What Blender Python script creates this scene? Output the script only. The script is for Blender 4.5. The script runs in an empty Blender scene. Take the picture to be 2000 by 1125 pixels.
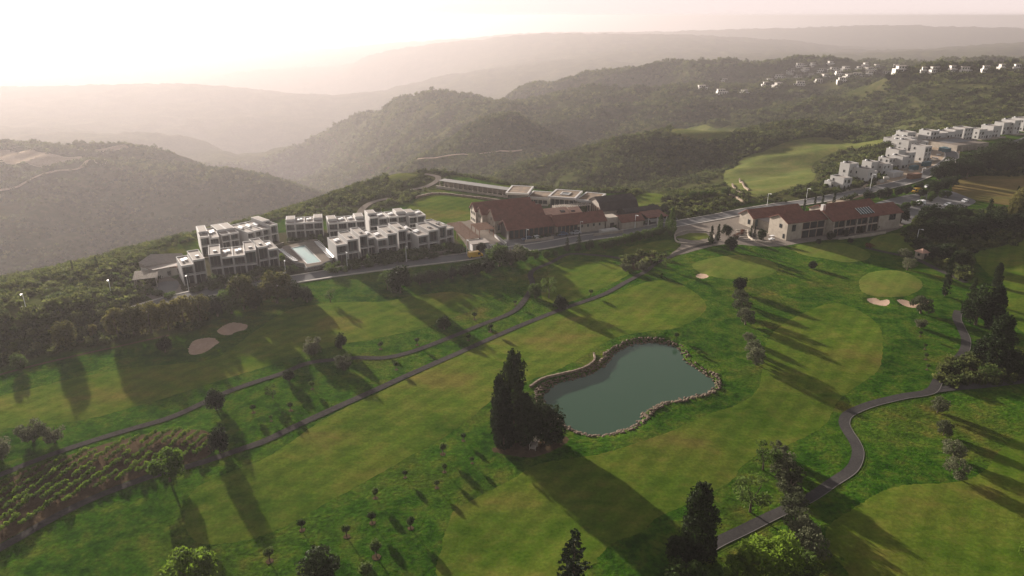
import bpy, bmesh, math, random
import numpy as np
from mathutils import Vector, Matrix
from mathutils.geometry import delaunay_2d_cdt

R = math.radians
random.seed(7)
rng = np.random.default_rng(11)
sc = bpy.context.scene
COL = sc.collection

# ------------------------------------------------------------------ camera
H = 80.0                      # camera height above the course
FPX = 1400.0                  # focal length in photo pixels (2000 wide)
PITCH = R(20.8)
SP, CP = math.sin(PITCH), math.cos(PITCH)
cam = bpy.data.cameras.new('camera')
cam.sensor_width = 36.0
cam.lens = FPX / 2000 * 36
cam.clip_start = 0.5
cam.clip_end = 20000
cam_o = bpy.data.objects.new('camera', cam)
cam_o.location = (0, 0, H)
cam_o.rotation_euler = (math.pi / 2 - PITCH, 0, 0)
COL.objects.link(cam_o)
sc.camera = cam_o

# ------------------------------------------------------------------ sky, sun, exposure
SUN_AZ = R(-34)               # to the left of straight ahead
SUN_EL = R(10)
world = bpy.data.worlds.new('World')
sc.world = world
world.use_nodes = True
wn, wl = world.node_tree.nodes, world.node_tree.links
wn.clear()
w_out = wn.new('ShaderNodeOutputWorld')
w_bg = wn.new('ShaderNodeBackground')
w_sky = wn.new('ShaderNodeTexSky')
w_sky.sky_type = 'NISHITA'
w_sky.sun_disc = False
w_sky.sun_elevation = SUN_EL
w_sky.sun_rotation = SUN_AZ
w_sky.altitude = 100
w_sky.air_density = 1.0
w_sky.dust_density = 2.0
w_sky.ozone_density = 1.0
w_hs = wn.new('ShaderNodeHueSaturation')
w_hs.inputs['Saturation'].default_value = 0.35
w_bg.inputs['Strength'].default_value = 0.05
wl.new(w_sky.outputs[0], w_hs.inputs['Color'])
w_tint = wn.new('ShaderNodeMix'); w_tint.data_type = 'RGBA'; w_tint.blend_type = 'MULTIPLY'
w_tint.inputs['Factor'].default_value = 1.0
w_tint.inputs[7].default_value = (1.0, 0.93, 0.90, 1)
wl.new(w_hs.outputs[0], w_tint.inputs[6])
# milky haze layer low in the sky, the same all the way round
w_tc = wn.new('ShaderNodeTexCoord'); w_sx = wn.new('ShaderNodeSeparateXYZ')
w_mr = wn.new('ShaderNodeMapRange'); w_mr.interpolation_type = 'SMOOTHSTEP'
w_mr.inputs[1].default_value = -0.05; w_mr.inputs[2].default_value = 0.30; w_mr.inputs[3].default_value = 0.92; w_mr.inputs[4].default_value = 0.04
w_hz = wn.new('ShaderNodeMix'); w_hz.data_type = 'RGBA'; w_hz.inputs[7].default_value = (6.0, 5.1, 4.9, 1)
wl.new(w_tc.outputs['Generated'], w_sx.inputs[0]); wl.new(w_sx.outputs[2], w_mr.inputs[0]); wl.new(w_mr.outputs[0], w_hz.inputs['Factor'])
wl.new(w_tint.outputs[2], w_hz.inputs[6]); wl.new(w_hz.outputs[2], w_bg.inputs['Color'])
wl.new(w_bg.outputs[0], w_out.inputs['Surface'])

sun = bpy.data.lights.new('sun', 'SUN')
sun.energy = 5.0
sun.angle = R(0.9)
sun.color = (1.0, 0.89, 0.78)
sun_o = bpy.data.objects.new('sun', sun)
sd = Vector((math.sin(SUN_AZ) * math.cos(SUN_EL), math.cos(SUN_AZ) * math.cos(SUN_EL), math.sin(SUN_EL)))
sun_o.rotation_euler = sd.to_track_quat('Z', 'Y').to_euler()
sun_o.location = sd * 300
COL.objects.link(sun_o)

sc.view_settings.view_transform = 'Standard'
sc.view_settings.look = 'None'
sc.view_settings.gamma = 1.0
sc.view_settings.use_curve_mapping = False
sc.view_settings.exposure = 1.85
sc.render.engine = 'CYCLES'
sc.cycles.use_denoising = True
sc.cycles.max_bounces = 5
sc.cycles.diffuse_bounces = 3
sc.cycles.glossy_bounces = 2
sc.cycles.transmission_bounces = 3
sc.cycles.volume_bounces = 0
sc.cycles.transparent_max_bounces = 8
sc.cycles.sample_clamp_indirect = 6.0

# ------------------------------------------------------------------ image <-> place geometry
def kk(py):
    b = (py - 562.5) / FPX
    return b, CP - b * SP, SP + b * CP
def PY(px, py, Y):
    """the point of that sight line which is Y metres ahead"""
    b, F, D = kk(py)
    t = Y / F
    return ((px - 1000) / FPX * t, Y, H - D * t)
def PZ(px, Y, z):
    k = (H - z) / Y
    b = (k * CP - SP) / (CP + k * SP)
    F = CP - b * SP
    return ((px - 1000) / FPX * Y / F, Y, z)
def FL(px, py, z=0.0):
    b, F, D = kk(py)
    t = (H - z) / D
    return ((px - 1000) / FPX * t, F * t)

# ------------------------------------------------------------------ noise
_tab = rng.random((256, 256))
def vnoise(x, y):
    xi = np.floor(x).astype(np.int64); yi = np.floor(y).astype(np.int64)
    fx = x - xi; fy = y - yi
    fx = fx * fx * fx * (fx * (fx * 6 - 15) + 10); fy = fy * fy * fy * (fy * (fy * 6 - 15) + 10)
    a = _tab[xi & 255, yi & 255]; b = _tab[(xi + 1) & 255, yi & 255]
    c = _tab[xi & 255, (yi + 1) & 255]; d = _tab[(xi + 1) & 255, (yi + 1) & 255]
    return (a * (1 - fx) + b * fx) * (1 - fy) + (c * (1 - fx) + d * fx) * fy * 1.0
def fbm(x, y, o=3):
    s = 0; a = 1.0; t = 0
    for i in range(o):
        s = s + a * (vnoise(x * 2 ** i + 17.3 * i, y * 2 ** i - 9.1 * i) * 2 - 1); t += a; a *= 0.5
    return s / t

# ------------------------------------------------------------------ terrain height field
def dens(pts, step=0.035):
    out = []
    P = [np.array(p, float) for p in pts]
    for p, q in zip(P[:-1], P[1:]):
        a0, l0 = math.atan2(p[0], p[1]), math.log(math.hypot(p[0], p[1]))
        a1, l1 = math.atan2(q[0], q[1]), math.log(math.hypot(q[0], q[1]))
        n = max(1, int(math.hypot(a1 - a0, l1 - l0) / step))
        for i in range(n):
            f = i / n
            a = a0 + (a1 - a0) * f; l = l0 + (l1 - l0) * f
            out.append((math.exp(l) * math.sin(a), math.exp(l) * math.cos(a), p[2] + (q[2] - p[2]) * f))
    out.append(tuple(P[-1]))
    return out
def line(*pts): return dens([PY(*p) for p in pts])
def hid(*pts): return dens([PZ(*p) for p in pts])
CP3 = []
# far left layers
CP3 += line((-300, 180, 4000), (-100, 175, 4000), (150, 168, 4000), (350, 165, 4000), (430, 172, 3900), (560, 192, 3800), (640, 215, 3600), (690, 240, 3300))
CP3 += line((-200, 255, 2500), (100, 258, 2500), (400, 280, 2400), (480, 305, 2200))
CP3 += line((-300, 215, 3300), (200, 215, 3300), (500, 245, 3100))
CP3 += line((250, 165, 6500), (400, 148, 6400), (470, 138, 6400), (560, 134, 6400), (660, 158, 6200), (760, 192, 5600))
CP3 += hid((-300, 5100, -420), (300, 5100, -420), (700, 4600, -420))
# left spur
CP3 += line((-250, 395, 830), (0, 362, 880), (100, 338, 910), (200, 310, 950), (290, 315, 970), (370, 320, 980), (480, 335, 980), (560, 355, 960), (620, 385, 930))
CP3 += line((-250, 290, 1100), (0, 288, 1080), (150, 290, 1100), (256, 280, 1150), (320, 298, 1150), (371, 318, 1150))
CP3 += line((0, 325, 970), (120, 318, 990))
CP3 += line((-200, 500, 700), (0, 480, 705), (200, 500, 715), (400, 450, 800), (560, 415, 870))
CP3 += line((110, 420, 800), (330, 400, 870))
CP3 += hid((-300, 1300, -170), (250, 1300, -175), (430, 1250, -200)) + hid((-300, 1700, -270), (250, 1700, -280), (470, 1700, -290))
CP3 += hid((-300, 540, -150), (0, 540, -160), (250, 560, -175), (480, 600, -175), (600, 680, -160), (700, 640, -110), (850, 590, -82), (980, 500, -55))
# main hill
CP3 += line((440, 362, 2500), (520, 325, 2400), (600, 285, 2200), (700, 225, 1850), (780, 198, 1650), (860, 186, 1550), (930, 190, 1450), (1000, 207, 1350))
CP3 += line((990, 205, 1300), (1060, 190, 1300), (1130, 174, 1300), (1165, 172, 1280), (1230, 183, 1200), (1300, 192, 1150))
CP3 += line((1230, 205, 1120), (1200, 223, 1060), (1147, 254, 980), (1130, 270, 940))
CP3 += line((818, 302, 880), (885, 261, 900), (937, 239, 900), (983, 230, 900), (1018, 233, 910), (1060, 254, 900), (1105, 284, 880))
CP3 += line((815, 312, 830), (910, 303, 815), (1025, 294, 820))
CP3 += line((620, 340, 1750), (700, 300, 1450), (760, 335, 1050), (830, 335, 800), (940, 345, 700)) + hid((480, 1350, -240), (560, 1250, -235), (640, 1050, -190), (720, 850, -125))
CP3 += line((740, 262, 1450), (800, 240, 1350), (860, 225, 1280), (930, 215, 1200))
CP3 += line((1150, 290, 800), (1300, 250, 860), (1450, 232, 1020))
CP3 += line((1330, 215, 1030), (1400, 205, 1080))
CP3 += hid((760, 1800, -230), (1000, 1550, -150), (1200, 1450, -120), (1350, 1320, -70))
# village ridge
CP3 += line((980, 190, 1750), (1053, 166, 1700), (1200, 152, 1600), (1380, 140, 1500), (1560, 124, 1450), (1700, 122, 1400), (1790, 133, 1350), (1870, 150, 1350))
CP3 += line((1360, 172, 1270), (1400, 178, 1250), (1470, 178, 1240), (1560, 165, 1230), (1680, 150, 1230), (1760, 155, 1200))
CP3 += line((1500, 215, 1050), (1620, 200, 1010))
# near ridge behind the upper fairway
CP3 += line((965, 352, 560), (1060, 325, 560), (1180, 290, 570), (1290, 265, 600), (1400, 250, 620), (1480, 241, 630), (1560, 235, 640), (1640, 245, 640), (1700, 262, 640))
CP3 += line((1100, 352, 500), (1180, 362, 480), (1290, 345, 490), (1400, 335, 510))
CP3 += hid((1020, 430, -30), (1180, 415, -26), (1300, 420, -20), (1400, 410, -14))
CP3 += hid((1150, 700, -62), (1350, 740, -62), (1560, 760, -50), (1660, 740, -38))
# upper fairway bowl
CP3 += [PZ(*p) for p in [(1450, 415, -14), (1440, 470, -13), (1520, 440, -14), (1560, 500, -14), (1600, 470, -14), (1500, 530, -13), (1640, 540, -14), (1720, 590, -13), (1600, 575, -13), (1380, 520, -20)]]
# right hills
CP3 += line((1597, 228, 850), (1660, 196, 880), (1734, 153, 900), (1800, 140, 900), (1912, 132, 890), (2000, 114, 900), (2300, 90, 900))
CP3 += line((1720, 250, 730), (1770, 215, 760), (1825, 180, 790), (1900, 168, 800), (2050, 160, 800))
CP3 += line((1700, 225, 800), (1770, 190, 830))
CP3 += line((1846, 256, 640), (1930, 232, 640), (2000, 214, 650), (2200, 190, 650))
CP3 += line((1800, 235, 690), (1900, 210, 700))
CP3 += line((1830, 128, 1500), (1900, 120, 1500), (1960, 122, 1500)) + hid((1850, 1150, -30), (2100, 1150, -10))
# far ridges
CP3 += line((600, 150, 6200), (700, 116, 6200), (850, 86, 6200), (1050, 66, 6200), (1250, 68, 6200), (1400, 72, 6000), (1550, 80, 5800), (1640, 92, 5600), (1710, 104, 5400))
CP3 += line((1690, 106, 4400), (1800, 99, 4400), (1900, 90, 4300), (2000, 84, 4300), (2300, 78, 4300))
CP3 += line((850, 150, 4300), (1100, 125, 4000), (1500, 112, 3600))
CP3 += hid((900, 2400, -190), (1300, 2200, -130), (1700, 2300, -90), (2000, 2200, -60))
CP3 += line((1000, 66, 8300), (1300, 64, 8300), (1500, 57, 8300), (1700, 50, 8300), (2000, 48, 8300), (2300, 48, 8300))
CP3 += hid((-400, 6200, -420), (400, 6500, -420), (1000, 7300, -250), (1500, 7000, -180), (2300, 6200, -130))
CP3 += hid((-400, 9000, -350), (600, 9000, -300), (1000, 9000, -140), (2400, 9000, -80))
# plateau rim and plateau
PLAT_PX = [(-420, 640), (-200, 610), (0, 572), (120, 545), (215, 522), (300, 497), (370, 470), (480, 442), (560, 424), (620, 398), (690, 362),
           (770, 338), (850, 335), (920, 345), (985, 358), (1100, 374), (1230, 378), (1310, 385), (1420, 392), (1460, 396), (1560, 395), (1615, 388),
           (1650, 352), (1735, 305), (1745, 278), (1850, 258), (2000, 232), (2300, 205), (2700, 205)]
PLAT = [FL(*p) for p in PLAT_PX] + [(600, 300), (400, 10), (60, 4), (-60, 4), (-260, 60)]
for p, q in zip(PLAT_PX[:-1], PLAT_PX[1:]):
    for f in (0, 0.5):
        x, y = FL(p[0] + (q[0] - p[0]) * f, p[1] + (q[1] - p[1]) * f); CP3.append((x, y, 0.0))
for a in np.linspace(-1.1, 1.1, 12):
    for r in (20, 60, 130, 190): CP3.append((r * math.sin(a), r * math.cos(a), 0.0))
CP3 += [(-420, 330, -90), (-600, 350, -150), (-420, 200, -30), (420, 330, 4), (620, 500, 8)]

cp = np.array(CP3)
ca = np.arctan2(cp[:, 0], cp[:, 1]); cl = np.log(np.hypot(cp[:, 0], cp[:, 1]))
# drop near-duplicates
keep = []
seen = set()
for i in range(len(cp)):
    k = (round(ca[i] / 0.012), round(cl[i] / 0.012))
    if k not in seen: seen.add(k); keep.append(i)
ca, cl, cz = ca[keep], cl[keep], cp[keep, 2]
n = len(ca)
A = np.hypot(ca[:, None] - ca[None], cl[:, None] - cl[None])
A = np.sqrt(A * A + 0.012 ** 2)
M = np.zeros((n + 3, n + 3)); M[:n, :n] = A - np.eye(n) * 0.004
M[:n, n] = 1; M[n, :n] = 1; M[:n, n + 1] = ca; M[n + 1, :n] = ca; M[:n, n + 2] = cl; M[n + 2, :n] = cl
sol = np.linalg.solve(M, np.concatenate([cz, [0, 0, 0]]))

NA, NR = 880, 640
AZ0, AZ1 = R(-64), R(64)
# azimuth lines: fine inside the view, coarse outside it
s = np.linspace(-1, 1, NA)
az = R(41) * s + (R(64) - R(41)) * s ** 9
lr = np.concatenate([np.linspace(math.log(8), math.log(75), 40, endpoint=False), np.linspace(math.log(75), math.log(1700), 500, endpoint=False),
                     np.linspace(math.log(1700), math.log(9300), 100)])
GA, GL = np.meshgrid(az, lr)
ga, gl = GA.ravel(), GL.ravel()
gz0 = np.empty(ga.size)
CH = 20000
for i in range(0, ga.size, CH):
    d = np.sqrt((ga[i:i + CH, None] - ca[None]) ** 2 + (gl[i:i + CH, None] - cl[None]) ** 2 + 0.012 ** 2)
    gz0[i:i + CH] = d @ sol[:n] + sol[n] + sol[n + 1] * ga[i:i + CH] + sol[n + 2] * gl[i:i + CH]
GZ = gz0.reshape(GA.shape)
GX = np.exp(GL) * np.sin(GA); GY = np.exp(GL) * np.cos(GA)

def inpoly(X, Y, poly):
    res = np.zeros(X.shape, bool)
    j = len(poly) - 1
    for i in range(len(poly)):
        xi, yi = poly[i]; xj, yj = poly[j]
        c = ((yi > Y) != (yj > Y)) & (X < (xj - xi) * (Y - yi) / ((yj - yi) or 1e-9) + xi)
        res ^= c; j = i
    return res
def blur(Mk, n, passes=3):
    Mk = Mk.astype(np.float64)
    for _ in range(passes):
        for ax in (0, 1):
            p = np.pad(Mk, [(n + 1, n) if a == ax else (0, 0) for a in (0, 1)], mode='edge')
            c = np.cumsum(p, axis=ax)
            Mk = (np.take(c, range(2 * n + 1, p.shape[ax]), axis=ax) - np.take(c, range(0, p.shape[ax] - 2 * n - 1), axis=ax)) / (2 * n + 1)
    return Mk
def smooth_closed(pts, n=8):
    P = np.array(pts, float); N = len(P); out = []
    for i in range(N):
        p0, p1, p2, p3 = P[i - 1], P[i], P[(i + 1) % N], P[(i + 2) % N]
        for k in range(n):
            t = k / n
            out.append(0.5 * ((2 * p1) + (p2 - p0) * t + (2 * p0 - 5 * p1 + 4 * p2 - p3) * t * t + (3 * p1 - p0 - 3 * p2 + p3) * t ** 3))
    return [tuple(p) for p in out]
def smooth_open(pts, n=8):
    P = np.array(pts, float); N = len(P); out = []
    for i in range(N - 1):
        p0, p1, p2, p3 = P[max(i - 1, 0)], P[i], P[i + 1], P[min(i + 2, N - 1)]
        for k in range(n):
            t = k / n
            out.append(0.5 * ((2 * p1) + (p2 - p0) * t + (2 * p0 - 5 * p1 + 4 * p2 - p3) * t * t + (3 * p1 - p0 - 3 * p2 + p3) * t ** 3))
    out.append(P[-1])
    return [tuple(p) for p in out]
def px_poly(pts, z=0.0, n=6): return smooth_closed([FL(x, y, z) for x, y in pts], n)

plat = inpoly(GX, GY, PLAT)
PM = blur(plat, 7, 3)
PM = np.clip((PM - 0.15) / 0.7, 0, 1)
# flat built-up parts of the plateau
BUILT = [FL(*p) for p in [(250, 600), (300, 505), (420, 455), (560, 430), (840, 415), (900, 400), (930, 385), (1010, 360), (1240, 372), (1330, 400), (1420, 395), (1600, 385),
                          (1640, 350), (1740, 290), (1850, 250), (2000, 240), (2000, 300), (1850, 400), (1760, 470), (1500, 480), (1420, 470), (1330, 460), (1250, 470), (1000, 500), (900, 520), (600, 560), (420, 592)]]
BM = np.clip(blur(inpoly(GX, GY, BUILT), 5, 2), 0, 1)
und = 0.9 * fbm(GX / 60, GY / 60, 2) + 0.35 * fbm(GX / 19 + 5, GY / 19, 2)
near = np.clip((GL - math.log(60)) / 0.5, 0, 1)
ZP = und * (1 - BM) * near * 1.1
hill = fbm(GX / 330, GY / 330, 2)
rid = 1 - np.abs(fbm(GX / 170 + 3.3, GY / 170 + 8, 3)) * 2
rid2 = 1 - np.abs(fbm(GX / 60 + 1.3, GY / 60 + 2, 2)) * 2
amp = np.clip((np.exp(GL) - 250) / 700, 0, 1)
GZ = GZ + (1 - PM) * (amp * (hill * 5 + (rid - 0.5) * 17) + (0.3 + amp) * ((rid2 - 0.5) * 2.4 + fbm(GX / 14, GY / 14, 2) * 0.8))
GZ = GZ * (1 - PM) + ZP * PM

# scrub bank that screens the course from the road at the left
BANK = [FL(*p) for p in [(-700, 720), (-300, 655), (-100, 628), (60, 606), (180, 588), (235, 596), (180, 622), (60, 650), (-100, 680), (-300, 720), (-700, 800)]]
GZ += 5.0 * blur(inpoly(GX, GY, BANK), 6, 2)
# ---- shapes of the course, outlined where they lie on the ground
POND = px_poly([(1062, 772), (1085, 752), (1130, 738), (1172, 722), (1205, 688), (1245, 672), (1290, 671), (1325, 682), (1338, 705), (1365, 724), (1394, 745), (1390, 762), (1345, 776), (1295, 786),
                (1262, 803), (1245, 826), (1215, 840), (1170, 850), (1125, 842), (1090, 818), (1068, 795)], z=-0.9, n=6)
POND_OUT = px_poly([(1034, 770), (1050, 748), (1100, 733), (1160, 708), (1168, 690), (1205, 668), (1245, 656), (1300, 660), (1335, 675), (1352, 703), (1400, 728), (1412, 748), (1400, 768), (1345, 787), (1300, 798),
                (1275, 812), (1260, 832), (1215, 850), (1165, 859), (1110, 850), (1072, 824), (1045, 800)], z=0, n=6)
GREENS = [ # raised putting greens: outline, height
    ([(1545, 484), (1575, 476), (1640, 474), (1680, 484), (1700, 496), (1690, 508), (1650, 512), (1610, 505), (1570, 498)], 0.9),
    ([(1352, 520), (1380, 506), (1440, 498), (1495, 506), (1520, 522), (1500, 538), (1450, 546), (1390, 540)], 0.5),
    ([(1680, 545), (1710, 530), (1760, 530), (1795, 545), (1800, 562), (1770, 578), (1720, 580), (1685, 570)], 0.5),
    ([(1320, 462), (1345, 454), (1385, 455), (1392, 464), (1370, 471), (1335, 470)], 0.25),
    ([(1700, 470), (1725, 458), (1770, 456), (1792, 470), (1785, 488), (1740, 492), (1706, 484)], 0.4),
]
BUNKERS = [
    [(370, 676), (378, 666), (395, 661), (415, 660), (428, 668), (418, 676), (400, 688), (380, 693), (369, 690)],
    [(424, 646), (440, 634), (462, 630), (482, 634), (480, 643), (462, 648), (450, 654), (432, 653)],
    [(1694, 584), (1708, 582), (1720, 587), (1733, 585), (1738, 591), (1730, 597), (1712, 595), (1698, 590)],
    [(1752, 586), (1768, 586), (1790, 594), (1808, 586), (1814, 592), (1790, 601), (1766, 597)],
    [(1360, 538), (1370, 534), (1382, 535), (1383, 541), (1372, 544), (1362, 542)],
]
for o, h in GREENS:
    m = blur(inpoly(GX, GY, px_poly(o)), 6, 3); GZ += m * h
for o in BUNKERS:
    m = blur(inpoly(GX, GY, px_poly(o)), 2, 2); GZ -= m * 0.9
pm = blur(inpoly(GX, GY, POND_OUT), 2, 2)
GZ = GZ * (1 - pm) + pm * np.minimum(GZ, -0.15)
pm = blur(inpoly(GX, GY, POND), 1, 2)
GZ = GZ * (1 - pm) + pm * (-2.6)

def gz(x, y):
    x = np.asarray(x, float); y = np.asarray(y, float)
    a = np.arctan2(x, y); l = 0.5 * np.log(x * x + y * y)
    i = np.clip(np.searchsorted(az, a) - 1, 0, NA - 2); j = np.clip(np.searchsorted(lr, l) - 1, 0, lr.size - 2)
    fa = np.clip((a - az[i]) / (az[i + 1] - az[i]), 0, 1); fl = np.clip((l - lr[j]) / (lr[j + 1] - lr[j]), 0, 1)
    return (GZ[j, i] * (1 - fa) + GZ[j, i + 1] * fa) * (1 - fl) + (GZ[j + 1, i] * (1 - fa) + GZ[j + 1, i + 1] * fa) * fl
_marchY = np.exp(np.linspace(math.log(60), math.log(9000), 1500))
def G(px, py):
    """where the sight line through a photo pixel meets the ground"""
    b, F, D = kk(py)
    a = (px - 1000) / FPX
    X = a * _marchY / F; Z = H - D * _marchY / F
    d = Z - gz(X, _marchY)
    w = np.nonzero(d < 0)[0]
    i = w[0] if len(w) else len(d) - 1
    if i == 0: return Vector((X[0], _marchY[0], float(gz(X[0], _marchY[0]))))
    f = d[i - 1] / (d[i - 1] - d[i] + 1e-9)
    Y = _marchY[i - 1] + (_marchY[i] - _marchY[i - 1]) * f
    x = a * Y / F
    return Vector((x, Y, float(gz(x, Y))))
def W(px, npx):
    return npx

# ------------------------------------------------------------------ materials
MATS = {}
def nodes(name):
    m = bpy.data.materials.new(name); m.use_nodes = True
    nt = m.node_tree; nt.nodes.clear()
    return m, nt.nodes, nt.links
def simple(name, col, rough=0.8, var=0.15, scale=0.5, metallic=0.0, bump=0.0, bscale=6.0, spec=0.3):
    """flat paint/stone/etc with a little noise in colour and relief"""
    m, N, L = nodes(name)
    out = N.new('ShaderNodeOutputMaterial'); bs = N.new('ShaderNodeBsdfPrincipled')
    bs.inputs['Roughness'].default_value = rough; bs.inputs['Metallic'].default_value = metallic
    bs.inputs['Specular IOR Level'].default_value = spec
    tc = N.new('ShaderNodeTexCoord'); nz = N.new('ShaderNodeTexNoise'); nz.inputs['Scale'].default_value = scale; nz.inputs['Detail'].default_value = 6
    rp = N.new('ShaderNodeMapRange'); rp.inputs[1].default_value = 0.3; rp.inputs[2].default_value = 0.7; rp.inputs[3].default_value = 1 - var; rp.inputs[4].default_value = 1 + var
    mx = N.new('ShaderNodeMix'); mx.data_type = 'RGBA'; mx.blend_type = 'MULTIPLY'; mx.inputs['Factor'].default_value = 1
    mx.inputs[6].default_value = (*col, 1)
    L.new(tc.outputs['Object'], nz.inputs['Vector']); L.new(nz.outputs[0], rp.inputs[0]); L.new(rp.outputs[0], mx.inputs[7]); L.new(mx.outputs[2], bs.inputs['Base Color'])
    if bump:
        n2 = N.new('ShaderNodeTexNoise'); n2.inputs['Scale'].default_value = bscale; n2.inputs['Detail'].default_value = 4
        bp = N.new('ShaderNodeBump'); bp.inputs['Strength'].default_value = bump; bp.inputs['Distance'].default_value = 0.1
        L.new(tc.outputs['Object'], n2.inputs['Vector']); L.new(n2.outputs[0], bp.inputs['Height']); L.new(bp.outputs[0], bs.inputs['Normal'])
    L.new(bs.outputs[0], out.inputs[0]); MATS[name] = m
    return m
def ramp_node(N, stops):
    r = N.new('ShaderNodeValToRGB')
    e = r.color_ramp.elements
    e[0].position, e[0].color = stops[0][0], (*stops[0][1], 1)
    e[1].position, e[1].color = stops[-1][0], (*stops[-1][1], 1)
    for p, c in stops[1:-1]:
        k = e.new(p); k.color = (*c, 1)
    return r
def patchy(name, stops_big, stops_small, s1, s2, mixf=0.5, bump=0.6, bscale=3.0, rough=0.9, dist=0.25, stretch=(1, 1, 1), grain=0.0, gscale=1.7, stripes=0.0):
    m, N, L = nodes(name)
    out = N.new('ShaderNodeOutputMaterial'); bs = N.new('ShaderNodeBsdfPrincipled'); bs.inputs['Roughness'].default_value = rough
    bs.inputs['Specular IOR Level'].default_value = 0.0
    tc = N.new('ShaderNodeTexCoord'); mp = N.new('ShaderNodeMapping'); mp.inputs['Scale'].default_value = stretch
    L.new(tc.outputs['Object'], mp.inputs[0])
    n1 = N.new('ShaderNodeTexNoise'); n1.inputs['Scale'].default_value = s1; n1.inputs['Detail'].default_value = 4; n1.inputs['Roughness'].default_value = 0.62
    n2 = N.new('ShaderNodeTexNoise'); n2.inputs['Scale'].default_value = s2; n2.inputs['Detail'].default_value = 6; n2.inputs['Roughness'].default_value = 0.7
    L.new(mp.outputs[0], n1.inputs['Vector']); L.new(mp.outputs[0], n2.inputs['Vector'])
    r1 = ramp_node(N, stops_big); r2 = ramp_node(N, stops_small)
    L.new(n1.outputs[0], r1.inputs[0]); L.new(n2.outputs[0], r2.inputs[0])
    mx = N.new('ShaderNodeMix'); mx.data_type = 'RGBA'; mx.inputs['Factor'].default_value = mixf
    L.new(r1.outputs[0], mx.inputs[6]); L.new(r2.outputs[0], mx.inputs[7])
    n3 = N.new('ShaderNodeTexNoise'); n3.inputs['Scale'].default_value = bscale; n3.inputs['Detail'].default_value = 5; n3.inputs['Roughness'].default_value = 0.7
    L.new(tc.outputs['Object'], n3.inputs['Vector'])
    bp = N.new('ShaderNodeBump'); bp.inputs['Strength'].default_value = bump; bp.inputs['Distance'].default_value = dist
    L.new(n3.outputs[0], bp.inputs['Height']); L.new(bp.outputs[0], bs.inputs['Normal'])
    fin = mx.outputs[2]
    if grain:
        n4 = N.new('ShaderNodeTexNoise'); n4.inputs['Scale'].default_value = gscale; n4.inputs['Detail'].default_value = 3; n4.inputs['Roughness'].default_value = 0.65
        L.new(tc.outputs['Object'], n4.inputs['Vector'])
        mr = N.new('ShaderNodeMapRange'); mr.inputs[1].default_value = 0.33; mr.inputs[2].default_value = 0.67; mr.inputs[3].default_value = 1 - grain; mr.inputs[4].default_value = 1 + grain; mr.clamp = False
        L.new(n4.outputs[0], mr.inputs[0])
        gx = N.new('ShaderNodeMix'); gx.data_type = 'RGBA'; gx.blend_type = 'MULTIPLY'; gx.inputs['Factor'].default_value = 1
        L.new(fin, gx.inputs[6]); L.new(mr.outputs[0], gx.inputs[7]); fin = gx.outputs[2]
    if stripes:      # mower passes
        mpp = N.new('ShaderNodeMapping'); mpp.inputs['Rotation'].default_value = (0, 0, 0.62)
        L.new(tc.outputs['Object'], mpp.inputs[0])
        wv = N.new('ShaderNodeTexWave'); wv.bands_direction = 'X'; wv.inputs['Scale'].default_value = 0.075; wv.inputs['Distortion'].default_value = 1.6; wv.inputs['Detail'].default_value = 1.5; wv.inputs['Detail Scale'].default_value = 0.4
        L.new(mpp.outputs[0], wv.inputs['Vector'])
        ms = N.new('ShaderNodeMapRange'); ms.inputs[1].default_value = 0.3; ms.inputs[2].default_value = 0.7; ms.inputs[3].default_value = 1 - stripes; ms.inputs[4].default_value = 1 + stripes
        L.new(wv.outputs['Fac'], ms.inputs[0])
        sx = N.new('ShaderNodeMix'); sx.data_type = 'RGBA'; sx.blend_type = 'MULTIPLY'; sx.inputs['Factor'].default_value = 1
        L.new(fin, sx.inputs[6]); L.new(ms.outputs[0], sx.inputs[7]); fin = sx.outputs[2]
    L.new(fin, bs.inputs['Base Color']); L.new(bs.outputs[0], out.inputs[0])
    MATS[name] = m
    return m, N, L, fin, bs
def leafmat(name, c_dark, c_light, trans=0.35, rough=0.7):
    m, N, L = nodes(name)
    out = N.new('ShaderNodeOutputMaterial')
    oi = N.new('ShaderNodeObjectInfo'); tc = N.new('ShaderNodeTexCoord')
    nz = N.new('ShaderNodeTexNoise'); nz.inputs['Scale'].default_value = 0.9; nz.inputs['Detail'].default_value = 5
    L.new(tc.outputs['Object'], nz.inputs['Vector'])
    ad = N.new('ShaderNodeMath'); ad.operation = 'MULTIPLY_ADD'; ad.inputs[1].default_value = 0.5; ad.inputs[2].default_value = -0.25
    L.new(oi.outputs['Random'], ad.inputs[0])
    a2 = N.new('ShaderNodeMath'); a2.operation = 'ADD'; a2.use_clamp = True
    L.new(ad.outputs[0], a2.inputs[0]); L.new(nz.outputs[0], a2.inputs[1])
    r = ramp_node(N, [(0.25, c_dark), (0.75, c_light)]); L.new(a2.outputs[0], r.inputs[0])
    df = N.new('ShaderNodeBsdfPrincipled'); df.inputs['Roughness'].default_value = rough; df.inputs['Specular IOR Level'].default_value = 0.04
    tr = N.new('ShaderNodeBsdfTranslucent'); mx = N.new('ShaderNodeMixShader'); mx.inputs[0].default_value = trans
    L.new(r.outputs[0], df.inputs['Base Color']); L.new(r.outputs[0], tr.inputs[0])
    L.new(df.outputs[0], mx.inputs[1]); L.new(tr.outputs[0], mx.inputs[2]); L.new(mx.outputs[0], out.inputs[0])
    MATS[name] = m
    return m

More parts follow.
